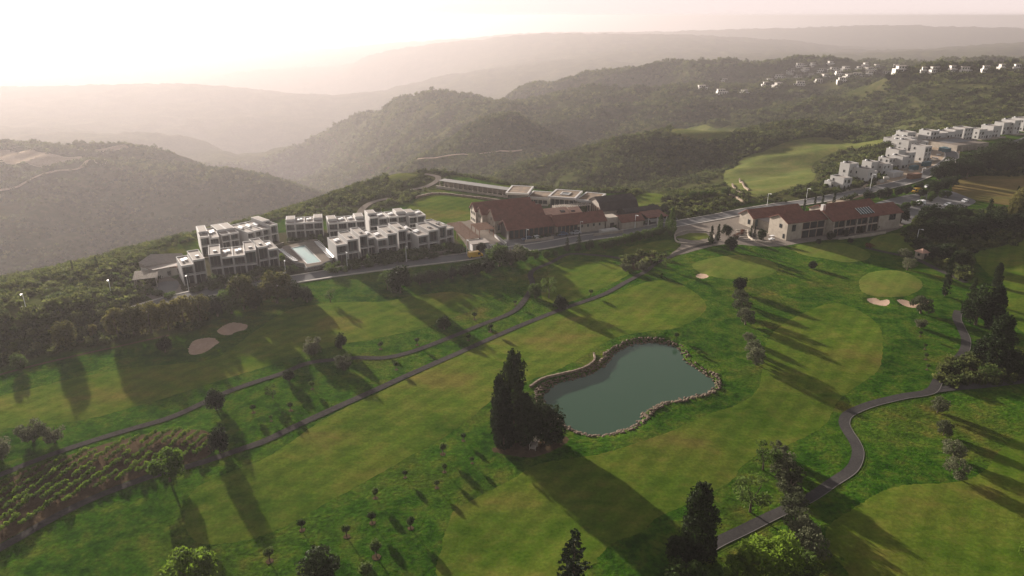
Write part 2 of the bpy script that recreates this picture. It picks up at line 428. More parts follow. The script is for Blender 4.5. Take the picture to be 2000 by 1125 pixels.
ROUGH_BIG = [(0.36, (0.010, 0.036, 0.002)), (0.47, (0.023, 0.066, 0.004)), (0.56, (0.046, 0.080, 0.008)), (0.66, (0.090, 0.072, 0.018))]
ROUGH_SM = [(0.38, (0.008, 0.032, 0.002)), (0.50, (0.030, 0.076, 0.005)), (0.64, (0.085, 0.098, 0.015))]
SCRUB_BIG = [(0.32, (0.026, 0.036, 0.012)), (0.50, (0.046, 0.052, 0.018)), (0.66, (0.085, 0.076, 0.034))]
SCRUB_SM = [(0.35, (0.016, 0.026, 0.007)), (0.52, (0.044, 0.050, 0.018)), (0.70, (0.11, 0.09, 0.048))]
# ground: rough grass on the course, dry scrub soil elsewhere, blended by the land cover attribute
m, N, L, mxg, bsg = patchy('ground_cover', ROUGH_BIG, ROUGH_SM, 0.035, 0.28, 0.5, bump=1.0, bscale=1.1, dist=0.5, grain=0.36, gscale=1.5)
at = N.new('ShaderNodeAttribute'); at.attribute_name = 'scrub'
tc = N.new('ShaderNodeTexCoord')
q1 = N.new('ShaderNodeTexNoise'); q1.inputs['Scale'].default_value = 0.012; q1.inputs['Detail'].default_value = 6
q2 = N.new('ShaderNodeTexNoise'); q2.inputs['Scale'].default_value = 0.11; q2.inputs['Detail'].default_value = 6; q2.inputs['Roughness'].default_value = 0.75
L.new(tc.outputs['Object'], q1.inputs['Vector']); L.new(tc.outputs['Object'], q2.inputs['Vector'])
g1 = ramp_node(N, SCRUB_BIG); g2 = ramp_node(N, SCRUB_SM)
L.new(q1.outputs[0], g1.inputs[0]); L.new(q2.outputs[0], g2.inputs[0])
gm = N.new('ShaderNodeMix'); gm.data_type = 'RGBA'; gm.inputs['Factor'].default_value = 0.55
L.new(g1.outputs[0], gm.inputs[6]); L.new(g2.outputs[0], gm.inputs[7])
fm = N.new('ShaderNodeMix'); fm.data_type = 'RGBA'
L.new(at.outputs['Fac'], fm.inputs['Factor']); L.new(mxg, fm.inputs[6]); L.new(gm.outputs[2], fm.inputs[7])
L.new(fm.outputs[2], bsg.inputs['Base Color'])

patchy('fairway', [(0.36, (0.028, 0.064, 0.004)), (0.47, (0.058, 0.096, 0.009)), (0.56, (0.096, 0.112, 0.016)), (0.66, (0.155, 0.106, 0.032))],
       [(0.38, (0.028, 0.064, 0.004)), (0.50, (0.064, 0.102, 0.010)), (0.66, (0.114, 0.114, 0.021))], 0.030, 0.20, 0.5, bump=0.5, bscale=2.2, dist=0.14, stretch=(1, 1.5, 1), grain=0.18, gscale=1.6, stripes=0.07)
patchy('green_turf', [(0.34, (0.056, 0.100, 0.012)), (0.5, (0.088, 0.120, 0.020)), (0.66, (0.135, 0.122, 0.034))],
       [(0.35, (0.056, 0.098, 0.013)), (0.68, (0.118, 0.126, 0.026))], 0.06, 0.3, 0.5, bump=0.2, bscale=4, dist=0.05, grain=0.12, gscale=1.2, stripes=0.05)
patchy('far_turf', [(0.34, (0.060, 0.082, 0.020)), (0.5, (0.092, 0.104, 0.030)), (0.66, (0.140, 0.118, 0.046))],
       [(0.35, (0.056, 0.080, 0.020)), (0.68, (0.120, 0.116, 0.040))], 0.030, 0.12, 0.5, bump=0.6, bscale=0.5, dist=0.5, grain=0.15, gscale=0.5)
patchy('sand', [(0.35, (0.34, 0.235, 0.17)), (0.65, (0.44, 0.32, 0.24))], [(0.35, (0.30, 0.21, 0.15)), (0.65, (0.46, 0.34, 0.26))], 0.12, 0.8, 0.5, bump=0.4, bscale=3)
patchy('dry_earth', [(0.35, (0.045, 0.032, 0.018)), (0.65, (0.090, 0.062, 0.038))], [(0.35, (0.038, 0.028, 0.015)), (0.68, (0.115, 0.080, 0.052))], 0.1, 1.2, 0.5, bump=0.6, bscale=2)
patchy('dry_field', [(0.32, (0.07, 0.075, 0.02)), (0.5, (0.13, 0.10, 0.035)), (0.68, (0.22, 0.14, 0.06))], [(0.35, (0.06, 0.065, 0.018)), (0.68, (0.20, 0.14, 0.06))], 0.03, 0.25, 0.5, bump=0.6, bscale=2, stretch=(1, 2.5, 1))
patchy('asphalt', [(0.35, (0.120, 0.118, 0.120)), (0.65, (0.175, 0.172, 0.170))], [(0.35, (0.120, 0.118, 0.118)), (0.65, (0.17, 0.165, 0.16))], 0.08, 2.0, 0.4, bump=0.1, bscale=8)
patchy('cart_path', [(0.35, (0.034, 0.032, 0.031)), (0.65, (0.056, 0.052, 0.048))], [(0.35, (0.030, 0.028, 0.027)), (0.68, (0.085, 0.076, 0.068))], 0.15, 1.6, 0.5, bump=0.2, bscale=6)
patchy('dark_path', [(0.35, (0.040, 0.038, 0.038)), (0.65, (0.062, 0.058, 0.056))], [(0.35, (0.035, 0.033, 0.033)), (0.68, (0.070, 0.064, 0.06))], 0.2, 2, 0.5, bump=0.2, bscale=6)
patchy('paving', [(0.35, (0.15, 0.13, 0.11)), (0.65, (0.23, 0.20, 0.17))], [(0.35, (0.13, 0.11, 0.095)), (0.68, (0.25, 0.22, 0.19))], 0.1, 1.5, 0.5, bump=0.15, bscale=4)
patchy('garden_bed', [(0.35, (0.030, 0.030, 0.016)), (0.65, (0.060, 0.055, 0.030))], [(0.35, (0.020, 0.030, 0.010)), (0.68, (0.085, 0.070, 0.045))], 0.15, 0.7, 0.5, bump=0.8, bscale=2)
patchy('bare_earth', [(0.35, (0.26, 0.20, 0.14)), (0.65, (0.42, 0.33, 0.25))], [(0.35, (0.22, 0.17, 0.12)), (0.68, (0.45, 0.36, 0.28))], 0.05, 0.5, 0.5, bump=0.4, bscale=2)

# ------------------------------------------------------------------ object helpers
def link(o, parent=None):
    COL.objects.link(o)
    if parent is not None: o.parent = parent
    return o
def mesh_obj(name, verts, faces, mat=None, parent=None, smooth=False, kind=None, label=None, cat=None, group=None):
    me = bpy.data.meshes.new(name)
    me.from_pydata([tuple(v) for v in verts], [], faces)
    if mat: me.materials.append(MATS[mat] if isinstance(mat, str) else mat)
    if smooth: me.polygons.foreach_set('use_smooth', [True] * len(me.polygons))
    o = bpy.data.objects.new(name, me)
    link(o, parent)
    tag(o, label, cat, group, kind)
    return o
def tag(o, label=None, cat=None, group=None, kind=None):
    if label: o['label'] = label
    if cat: o['category'] = cat
    if group: o['group'] = group
    if kind: o['kind'] = kind
    return o
def empty(name, loc, rz=0.0, label=None, cat=None, group=None):
    o = bpy.data.objects.new(name, None); o.empty_display_size = 0.5
    o.location = loc; o.rotation_euler = (0, 0, rz); COL.objects.link(o)
    return tag(o, label, cat, group)
class MB:
    """collects boxes, prisms and tubes into one mesh"""
    def __init__(s): s.v = []; s.f = []
    def quadmesh(s, verts, faces):
        o = len(s.v); s.v += [tuple(v) for v in verts]; s.f += [tuple(i + o for i in f) for f in faces]; return s
    def box(s, x0, x1, y0, y1, z0, z1):
        return s.quadmesh([(x0, y0, z0), (x1, y0, z0), (x1, y1, z0), (x0, y1, z0), (x0, y0, z1), (x1, y0, z1), (x1, y1, z1), (x0, y1, z1)],
                          [(0, 3, 2, 1), (4, 5, 6, 7), (0, 1, 5, 4), (1, 2, 6, 5), (2, 3, 7, 6), (3, 0, 4, 7)])
    def prism(s, poly, z0, z1):
        n = len(poly)
        if sum(poly[i - 1][0] * poly[i][1] - poly[i][0] * poly[i - 1][1] for i in range(n)) < 0: poly = poly[::-1]
        zb = z0 if callable(z0) else (lambda x, y: z0); zt = z1 if callable(z1) else (lambda x, y: z1)
        v = [(x, y, zb(x, y)) for x, y in poly] + [(x, y, zt(x, y)) for x, y in poly]
        return s.quadmesh(v, [tuple(range(n - 1, -1, -1)), tuple(range(n, 2 * n))] + [(i, (i + 1) % n, (i + 1) % n + n, i + n) for i in range(n)])
    def tube(s, p, q, r0, r1=None, n=6, cap=True):
        r1 = r0 if r1 is None else r1
        p, q = Vector(p), Vector(q); d = (q - p).normalized()
        u = d.orthogonal().normalized(); w = d.cross(u)
        o = len(s.v)
        for c, r in ((p, r0), (q, r1)):
            for i in range(n):
                a = 2 * math.pi * i / n; s.v.append(tuple(c + u * math.cos(a) * r + w * math.sin(a) * r))
        s.f += [(o + i, o + (i + 1) % n, o + n + (i + 1) % n, o + n + i) for i in range(n)]
        if cap: s.f += [tuple(o + i for i in range(n - 1, -1, -1)), tuple(o + n + i for i in range(n))]
        return s
    def build(s, name, mat, parent=None, smooth=False, **k): return mesh_obj(name, s.v, s.f, mat, parent, smooth, **k)
def boxo(name, mat, parent, *a, **k): return MB().box(*a).build(name, mat, parent, **k)
def copy_tree(o, parent=None):
    c = o.copy(); COL.objects.link(c); c.parent = parent
    for ch in o.children:
        copy_tree(ch, c)
    return c

# draped sheets ------------------------------------------------------
def drape_poly(name, poly, mat, lift=0.06, step=2.0, kind='structure', parent=None, label=None, cat=None, zfix=None, edge=True):
    """fill a plan outline with a sheet that follows the ground"""
    P = [Vector(p) for p in poly]
    # resample outline
    B = []
    for i in range(len(P)):
        a, b = P[i], P[(i + 1) % len(P)]
        k = max(1, int((b - a).length / step))
        for t in range(k): B.append(a + (b - a) * (t / k))
    xs = [p.x for p in B]; ys = [p.y for p in B]
    X, Y = np.meshgrid(np.arange(min(xs), max(xs), step), np.arange(min(ys), max(ys), step))
    ins = inpoly(X, Y, [(p.x, p.y) for p in B])
    pts = np.stack([X[ins], Y[ins]], 1)
    if len(pts):
        bb = np.array([(p.x, p.y) for p in B])
        ok = np.ones(len(pts), bool)
        for i in range(0, len(pts), 4000):
            d = np.hypot(pts[i:i + 4000, None, 0] - bb[None, :, 0], pts[i:i + 4000, None, 1] - bb[None, :, 1]).min(1)
            ok[i:i + 4000] = d > step * 0.5
        pts = pts[ok]
    V = B + [Vector((float(a), float(b))) for a, b in pts]
    nb = len(B)
    vo, eo, fo, *_ = delaunay_2d_cdt(V, [(i, (i + 1) % nb) for i in range(nb)], [], 1, 1e-5)
    xy = np.array([(v.x, v.y) for v in vo])
    z = (gz(xy[:, 0], xy[:, 1]) + lift) if zfix is None else np.full(len(xy), zfix)
    if zfix is None:
        bset = np.array([(p.x, p.y) for p in B]); near_ = np.zeros(len(xy), bool)
        key = {(round(p[0], 3), round(p[1], 3)) for p in bset}
        near_ = np.array([(round(p[0], 3), round(p[1], 3)) in key for p in xy])
        z[near_] -= lift * 0.9          # the cut edge meets the grass beside it
    return mesh_obj(name, np.column_stack([xy, z]), [tuple(f) for f in fo], mat, parent, True, kind=kind, label=label, cat=cat)
def ribbon(name, pts, width, mat, lift=0.08, n=8, kind='structure', off=0.0, zfun=None, parent=None, label=None, cat=None, step=1.5, thick=0.0):
    """a path or kerb that follows the ground along a plan line"""
    S = [Vector(p) for p in smooth_open(pts, n)]
    Q = [S[0]]
    for p in S[1:]:
        d = (p - Q[-1]).length
        if d >= step * 0.5:
            k = max(1, int(d / step))
            q = Q[-1].copy()
            for t in range(1, k + 1): Q.append(q + (p - q) * (t / k))
    V = []; Fc = []
    cross = [-0.5, -0.17, 0.17, 0.5]
    for i, p in enumerate(Q):
        d = (Q[min(i + 1, len(Q) - 1)] - Q[max(i - 1, 0)]).normalized(); nrm = Vector((-d.y, d.x))
        w = width(i / len(Q)) if callable(width) else width
        for c in cross:
            q = p + nrm * (c * w + off); V.append((q.x, q.y))
    V = np.array(V)
    z = gz(V[:, 0], V[:, 1]) + lift
    V3 = np.column_stack([V, z])
    m = len(cross)
    for i in range(len(Q) - 1):
        for c in range(m - 1):
            a = i * m + c; Fc.append((a, a + m, a + m + 1, a + 1))
    Fc = [f[::-1] for f in Fc]
    if thick:
        nb = len(V3); lo = V3.copy(); lo[:, 2] -= thick + 0.3
        V3 = np.vstack([V3, lo])
        for i in range(len(Q) - 1):
            a = i * m; Fc.append((a, a + m, a + m + nb, a + nb)); a = i * m + m - 1; Fc.append((a + m, a, a + nb, a + m + nb))
        a = 0; Fc.append((a, a + nb, a + m - 1 + nb, a + m - 1)); a = (len(Q) - 1) * m; Fc.append((a + m - 1, a + m - 1 + nb, a + nb, a))
    return mesh_obj(name, V3, Fc, mat, parent, not thick, kind=kind, label=label, cat=cat)
def gp(pts): return [tuple(G(*p).xy) for p in pts]

# ------------------------------------------------------------------ the ground sheet
idx = np.arange(GX.size).reshape(GX.shape)
quads = np.stack([idx[:-1, :-1], idx[:-1, 1:], idx[1:, 1:], idx[1:, :-1]], -1).reshape(-1, 4)
quads = quads[:, ::-1]
gm_ = bpy.data.meshes.new('ground')
gm_.vertices.add(GX.size); gm_.vertices.foreach_set('co', np.stack([GX, GY, GZ], -1).astype(np.float32).ravel())
gm_.loops.add(quads.size); gm_.loops.foreach_set('vertex_index', quads.astype(np.int32).ravel())
gm_.polygons.add(len(quads)); gm_.polygons.foreach_set('loop_start', (np.arange(len(quads)) * 4).astype(np.int32))
gm_.polygons.foreach_set('use_smooth', np.ones(len(quads), bool))
gm_.update(calc_edges=True)
# land cover: 0 grass, 1 scrub and dry soil
def cover_poly(pts): return inpoly(GX, GY, [tuple(G(*p).xy) for p in pts])
scr = (~plat)
SCRUB_POLYS = [
    [(-200, 640), (0, 575), (215, 522), (300, 500), (330, 520), (280, 590), (380, 590), (420, 602), (400, 640), (250, 672), (120, 690), (0, 720), (-200, 760)],
    [(560, 424), (690, 362), (770, 338), (850, 335), (880, 362), (835, 370), (800, 392), (740, 412), (600, 430)],
    [(1790, 425), (1900, 410), (2050, 400), (2050, 470), (1900, 490), (1900, 560), (1800, 500), (1760, 460)],
    [(1620, 385), (1740, 300), (1760, 330), (1660, 392)],
    [(1860, 325), (2050, 270), (2050, 345), (1900, 342)],
    [(1222, 378), (1310, 385), (1420, 392), (1460, 398), (1400, 419), (1330, 431), (1290, 428), (1262, 412), (1240, 407)],
    [(1210, 500), (1290, 490), (1310, 500), (1270, 520), (1220, 525)],
    [(1840, 720), (1890, 690), (2010, 720), (2010, 745), (1880, 752), (1830, 755)],
]
for p in SCRUB_POLYS: scr |= cover_poly(p)
SCR = np.clip(blur(scr, 2, 2), 0, 1)
at_ = gm_.attributes.new('scrub', 'FLOAT', 'POINT'); at_.data.foreach_set('value', SCR.astype(np.float32).ravel())
gm_.materials.append(MATS['ground_cover'])
ground = link(bpy.data.objects.new('ground', gm_)); ground['kind'] = 'structure'

simple('pavement', (0.36, 0.33, 0.29), 0.9, 0.12, 0.6)
simple('concrete', (0.12, 0.11, 0.10), 0.9, 0.12, 0.5)
# ------------------------------------------------------------------ the course: mown turf, bunkers, paths, road
er_ = random.Random(4)
def turf(name, px, mat='fairway', lift=0.035, step=2.2, n=5, ragged=0.1):
    o_ = [(x + er_.gauss(0, ragged), y + er_.gauss(0, ragged)) for x, y in smooth_closed(gp(px), n * 3)]
    return drape_poly(name, o_, mat, lift, step)
turf('fairway', [(-80, 860), (0, 838), (125, 826), (250, 798), (376, 760), (500, 722), (650, 676), (725, 663), (813, 645), (863, 628), (925, 604), (938, 590), (913, 575), (876, 570), (800, 579), (750, 589), (675, 590), (575, 602), (500, 645), (425, 697), (351, 710), (213, 725), (0, 773), (-80, 795)])
turf('fairway', [(363, 1000), (372, 965), (413, 936), (500, 903), (560, 868), (640, 815), (720, 775), (800, 738), (880, 700), (960, 665), (1060, 620), (1180, 580), (1280, 548), (1340, 560), (1380, 600), (1330, 638), (1260, 648), (1200, 660), (1150, 690), (1090, 722), (1030, 745), (1000, 760), (963, 780), (891, 838), (750, 920), (575, 1018), (500, 1050), (426, 1063), (385, 1058), (363, 1030)])
turf('fairway', [(870, 1140), (863, 1068), (876, 1023), (896, 991), (1000, 936), (1053, 906), (1175, 886), (1290, 850), (1380, 810), (1440, 790), (1480, 760), (1490, 710), (1501, 662), (1546, 623), (1624, 592), (1680, 608), (1720, 644), (1720, 712), (1690, 743), (1640, 780), (1610, 830), (1540, 868), (1490, 885), (1450, 910), (1420, 945), (1330, 990), (1285, 1010), (1250, 1040), (1195, 1062), (1150, 1110), (1100, 1150)])
turf('fairway', [(1613, 1056), (1620, 1026), (1675, 988), (1725, 958), (1776, 947), (1851, 943), (1896, 933), (1926, 916), (1946, 888), (1971, 863), (2010, 848), (2150, 840), (2150, 1160), (1700, 1170), (1655, 1116), (1625, 1083)])
turf('fairway', [(1905, 496), (1940, 485), (2060, 470), (2060, 640), (2000, 650), (1965, 600), (1965, 560), (1925, 530)])
turf('tee_lawn', [(1060, 562), (1080, 524), (1120, 510), (1200, 516), (1230, 532), (1190, 556), (1120, 588), (1065, 588)])
turf('tee_lawn', [(1220, 487), (1290, 470), (1330, 472), (1300, 490), (1250, 500)])
turf('practice_lawn', [(800, 402), (840, 380), (900, 376), (985, 392), (918, 400), (922, 430), (870, 434), (800, 418)], lift=0.12, step=3)
turf('upper_fairway', [(1413, 345), (1440, 318), (1500, 292), (1560, 272), (1620, 268), (1700, 270), (1745, 273), (1720, 283), (1660, 290), (1600, 312), (1585, 330), (1590, 350), (1530, 372), (1480, 385), (1440, 372)], 'far_turf', lift=0.35, step=4)
turf('far_green', [(1312, 259), (1340, 253), (1400, 251), (1448, 251), (1430, 262), (1395, 272), (1350, 270)], 'far_turf', lift=0.6, step=5)
turf('hotel_green', [(1237, 388), (1250, 380), (1280, 378), (1298, 384), (1285, 398), (1262, 405), (1240, 402)], 'green_turf', lift=0.15)
turf('knoll_green', [(750, 347), (780, 339), (815, 341), (820, 346), (790, 353), (760, 353)], 'far_turf', lift=0.3)
turf('dry_field', [(1860, 366), (1900, 344), (2060, 347), (2060, 395), (1960, 400), (1880, 384)], 'dry_field', lift=0.1, step=4)
for o, h in GREENS: turf('putting_green', o, 'green_turf', 0.08, 1.6)
for o in BUNKERS: turf('bunker', o, 'sand', 0.07, 1.0)
turf('vineyard_soil', [(-60, 955), (0, 938), (75, 908), (160, 881), (260, 853), (330, 841), (395, 840), (420, 862), (410, 887), (376, 902), (288, 926), (200, 959), (125, 994), (50, 1034), (0, 1061), (-60, 1092)], 'dry_earth', 0.05, 2)
turf('bare_ground', [(960, 880), (985, 868), (1040, 862), (1100, 852), (1110, 862), (1080, 880), (1040, 893), (1000, 890)], 'dry_earth', 0.04, 1.5)
turf('bare_ground', [(1215, 515), (1250, 500), (1290, 497), (1300, 506), (1270, 520), (1235, 528)], 'dry_earth', 0.06, 2)
turf('bare_ground', [(1850, 740), (1880, 715), (1960, 720), (2010, 722), (2010, 742), (1900, 750)], 'dry_earth', 0.05, 2)
# sandy scars and terraces on the far spur
for pts in ([(-40, 305), (30, 297), (100, 300), (160, 306), (130, 318), (60, 322), (-40, 324)], [(150, 292), (230, 284), (250, 289), (200, 297)], [(185, 312), (205, 309), (208, 316), (192, 319)]):
    turf('earth_terrace', pts, 'bare_earth', 1.2, 10)

def path(name, px, w, mat, lift=0.09, **k): return ribbon(name, gp(px), w, mat, lift, **k)
C1 = [(-60, 950), (0, 928), (75, 898), (150, 871), (250, 840), (326, 818), (391, 790), (451, 763), (500, 746), (550, 730), (600, 710), (650, 703), (700, 699), (751, 699), (801, 688), (851, 670), (926, 640), (1000, 610), (1025, 585), (1040, 558), (1036, 537), (1045, 526), (1078, 512), (1100, 500), (1122, 496), (1166, 499), (1232, 509), (1262, 518)]
C2 = [(-60, 1103), (0, 1071), (50, 1043), (125, 1001), (200, 966), (288, 933), (376, 909), (500, 868), (558, 842), (600, 822), (675, 788), (751, 754), (826, 720), (876, 698), (1000, 643), (1100, 603), (1181, 574), (1221, 552), (1258, 532), (1276, 517), (1298, 507), (1330, 492), (1360, 482), (1400, 474)]
C3 = [(1330, 1105), (1360, 1086), (1400, 1060), (1450, 1036), (1500, 1011), (1575, 976), (1625, 943), (1663, 916), (1675, 886), (1668, 863), (1655, 843), (1648, 825), (1658, 808), (1700, 790), (1760, 775), (1815, 765), (1833, 741), (1855, 716), (1880, 690), (1886, 665), (1876, 640), (1868, 622), (1872, 606)]
path('cart_path', C1, 1.8, 'cart_path')
path('cart_path', C2, 1.9, 'cart_path')
path('cart_path', C3, 2.1, 'dark_path', 0.10)
path('path_kerb', C3, 0.13, 'concrete', 0.14, off=-1.14)
path('cart_path', [(1812, 765), (1850, 759), (1930, 752), (2060, 735)], 2.3, 'dark_path', 0.085)
path('service_path', [(1690, 484), (1735, 494), (1790, 507), (1834, 528), (1886, 552)], 2.4, 'cart_path', 0.09)
path('maintenance_track', [(-40, 745), (0, 732), (60, 716), (140, 697), (240, 675), (330, 655)], 1.0, 'dry_earth', 0.07)
path('hill_track', [(-40, 385), (20, 370), (60, 352), (110, 335), (165, 322), (205, 312)], 5, 'bare_earth', 1.0, step=8)
path('hill_track', [(640, 262), (660, 285), (700, 318), (760, 330)], 2.5, 'dry_earth', 1.0, step=8)
path('hill_track', [(815, 312), (860, 308), (910, 303), (960, 299), (1025, 294)], 3, 'bare_earth', 1.0, step=8)
path('garden_path', [(705, 432), (702, 420), (712, 405), (728, 396), (760, 388)], 3.0, 'paving', 0.3)
path('knoll_track', [(800, 372), (830, 366), (850, 356), (855, 346), (830, 340)], 3.0, 'paving', 0.25)

ROAD = [(255, 612), (300, 596), (370, 578), (450, 564), (560, 548), (650, 534), (740, 522), (830, 511), (900, 503), (960, 493), (1060, 480), (1130, 467), (1200, 458), (1260, 448), (1330, 436), (1400, 424), (1450, 414), (1520, 402), (1580, 394), (1640, 383), (1720, 367), (1780, 352), (1830, 330), (1856, 312), (1858, 300), (1848, 290)]
path('road', ROAD, 6.6, 'asphalt', 0.13, step=2)
for s_ in (-1, 1):
    path('road_kerb', ROAD, 0.7, 'pavement', 0.24, off=s_ * 3.6, step=2, thick=0.2)
path('side_road', [(1830, 345), (1853, 332), (1900, 311), (1956, 288), (2030, 262)], 5.5, 'asphalt', 0.15, step=3)
turf('car_park', [(1700, 402), (1740, 388), (1790, 378), (1850, 372), (1905, 393), (1865, 410), (1800, 418), (1778, 436), (1752, 436), (1735, 420)], 'asphalt', 0.10, 2.5, n=2)
turf('forecourt', [(940, 480), (985, 468), (1075, 452), (1180, 440), (1270, 428), (1318, 424), (1318, 438), (1262, 446), (1180, 456), (1070, 476), (975, 490)], 'asphalt', 0.09, 2.5, n=2)
turf('clubhouse_forecourt', [(1318, 436), (1400, 424), (1462, 410), (1470, 430), (1500, 455), (1560, 440), (1740, 415), (1765, 440), (1700, 462), (1600, 470), (1520, 481), (1440, 478), (1395, 480), (1335, 496), (1310, 498), (1330, 478), (1318, 460)], 'paving', 0.07, 2.5, n=2)
turf('building_site', [(1616, 392), (1680, 366), (1730, 330), (1755, 300), (1800, 286), (1850, 274), (1875, 296), (1852, 322), (1790, 350), (1720, 372), (1640, 396)], 'bare_earth', 0.09, 2.5, n=2)
turf('hotel_yard', [(885, 437), (918, 428), (985, 470), (960, 492), (925, 497), (905, 472)], 'paving', 0.08, 2, n=2)
turf('forecourt', [(268, 560), (330, 540), (365, 575), (345, 592), (300, 585)], 'paving', 0.08, 1.5, n=2)
turf('car_park', [(300, 555), (345, 548), (352, 567), (312, 573)], 'asphalt', 0.12, 1.5, n=2)

turf('garden_bed', [(345, 590), (335, 560), (385, 500), (430, 478), (545, 455), (640, 448), (730, 438), (845, 434), (892, 470), (905, 492), (830, 506), (740, 517), (650, 529), (560, 543), (450, 559), (370, 572)], 'garden_bed', 0.05, 3, n=2)
# ---------------------------------------------- pond
m, N, L = nodes('pond_water')
o_ = N.new('ShaderNodeOutputMaterial'); b_ = N.new('ShaderNodeBsdfPrincipled')
b_.inputs['Base Color'].default_value = (0.030, 0.062, 0.038, 1); b_.inputs['Roughness'].default_value = 0.10; b_.inputs['Specular IOR Level'].default_value = 0.3; b_.inputs['IOR'].default_value = 1.33
t_ = N.new('ShaderNodeTexCoord'); nz_ = N.new('ShaderNodeTexNoise'); nz_.inputs['Scale'].default_value = 1.3; nz_.inputs['Detail'].default_value = 4
bp_ = N.new('ShaderNodeBump'); bp_.inputs['Strength'].default_value = 0.12; bp_.inputs['Distance'].default_value = 0.08
L.new(t_.outputs['Object'], nz_.inputs['Vector']); L.new(nz_.outputs[0], bp_.inputs['Height']); L.new(bp_.outputs[0], b_.inputs['Normal']); L.new(b_.outputs[0], o_.inputs[0])
MATS['pond_water'] = m
cx_ = sum(p[0] for p in POND) / len(POND); cy_ = sum(p[1] for p in POND) / len(POND)
POND_W = [(cx_ + (x - cx_) * 1.03, cy_ + (y - cy_) * 1.03) for x, y in POND]
drape_poly('pond', POND_W, 'pond_water', 0, 3.0, zfix=-0.9)

# stones round the pond, thousands of tonnes of riprap: one mass
simple('riprap', (0.095, 0.066, 0.040), 0.9, 0.55, 0.9)
def stone_mesh(seed):
    r = random.Random(seed); bm = bmesh.new(); bmesh.ops.create_icosphere(bm, subdivisions=1, radius=1)
    for v in bm.verts: v.co *= r.uniform(0.72, 1.15)
    V = [v.co.copy() for v in bm.verts]; F = [tuple(v.index for v in f.verts) for f in bm.faces]; bm.free(); return V, F
ST = [stone_mesh(i) for i in range(6)]
sb = MB(); pr = random.Random(3)
nP = len(POND)
for i in range(nP):
    a = Vector(POND[i]); a2 = Vector(POND[(i + 1) % nP]); b = min((Vector(q) for q in POND_OUT), key=lambda q: (q - a).length)
    seg = (a2 - a).length; wid = min((b - a).length, 2.6)
    for k in range(max(2, int(seg * wid * 6))):
        t = pr.random(); u = pr.uniform(-0.12, 1.0)
        nrm = (a2 - a).normalized(); nrm = Vector((nrm.y, -nrm.x))
        if (a + nrm - Vector((cx_, cy_))).length < (a - Vector((cx_, cy_))).length: nrm = -nrm
        p = a + (a2 - a) * t + nrm * u * max(1.3, wid * 0.8)
        sz = 0.10 + 0.34 * pr.random() ** 1.8; V, F = ST[pr.randrange(6)]
        rot = Matrix.Rotation(pr.uniform(0, 6.28), 3, 'Z'); z = max(float(gz(p.x, p.y)), -1.0) + sz * 0.25
        sb.quadmesh([(rot @ Vector((v.x * sz * 1.2, v.y * sz, v.z * sz * 0.7))) + Vector((p.x, p.y, z)) for v in V], F)
riprap = sb.build('pond_stones', 'riprap', kind='stuff', label='band of rough brown boulders round the pond edge')
# curved stone retaining wall on the bank
simple('dry_stone', (0.17, 0.125, 0.085), 0.9, 0.4, 1.2, bump=0.6, bscale=2.5)
def stone_wall(name, px, w, h, label, mat='dry_stone', cat='wall', group=None):
    S = [Vector(p) for p in smooth_open(gp(px), 6)]
    wb = MB()
    # courses of separate blocks
    r = random.Random(len(px)); d = 0
    for a, b in zip(S[:-1], S[1:]):
        L_ = (b - a).length; n_ = max(1, int(L_ / 0.9))
        for k in range(n_):
            p = a + (b - a) * (k / n_); q = a + (b - a) * ((k + 0.94) / n_); t = (q - p).normalized(); nn = Vector((-t.y, t.x)) * w / 2 * r.uniform(0.9, 1.1)
            z = float(gz(p.x, p.y)); hh = h * r.uniform(0.85, 1.1)
            wb.prism([(p - nn)[:], (q - nn)[:], (q + nn)[:], (p + nn)[:]], z - 0.4, z + hh)
    return wb.build(name, mat, label=label, cat=cat, group=group)
stone_wall('retaining_wall', [(1035, 757), (1060, 741), (1100, 731), (1140, 720), (1160, 706), (1160, 692)], 0.45, 0.5, 'curved low stone wall on the bank above the pond')

# ------------------------------------------------------------------ vegetation
leafmat('leaf_dark', (0.008, 0.016, 0.005), (0.024, 0.038, 0.010), 0.2)
leafmat('leaf_green', (0.028, 0.052, 0.010), (0.072, 0.108, 0.022), 0.4)
leafmat('leaf_olive', (0.040, 0.048, 0.022), (0.105, 0.110, 0.060), 0.3)
leafmat('leaf_grey', (0.042, 0.050, 0.024), (0.115, 0.122, 0.068), 0.3)
leafmat('leaf_bright', (0.045, 0.085, 0.008), (0.110, 0.170, 0.018), 0.5)
leafmat('leaf_gold', (0.045, 0.050, 0.014), (0.125, 0.112, 0.034), 0.4)
leafmat('leaf_red', (0.060, 0.022, 0.010), (0.130, 0.050, 0.025), 0.3)
leafmat('leaf_scrub', (0.018, 0.030, 0.008), (0.070, 0.078, 0.024), 0.38)
leafmat('leaf_scrub_lush', (0.030, 0.048, 0.012), (0.105, 0.118, 0.034), 0.45)
simple('bark', (0.10, 0.075, 0.05), 0.95, 0.35, 2.0)
simple('bark_pale', (0.26, 0.22, 0.17), 0.95, 0.3, 2.0)

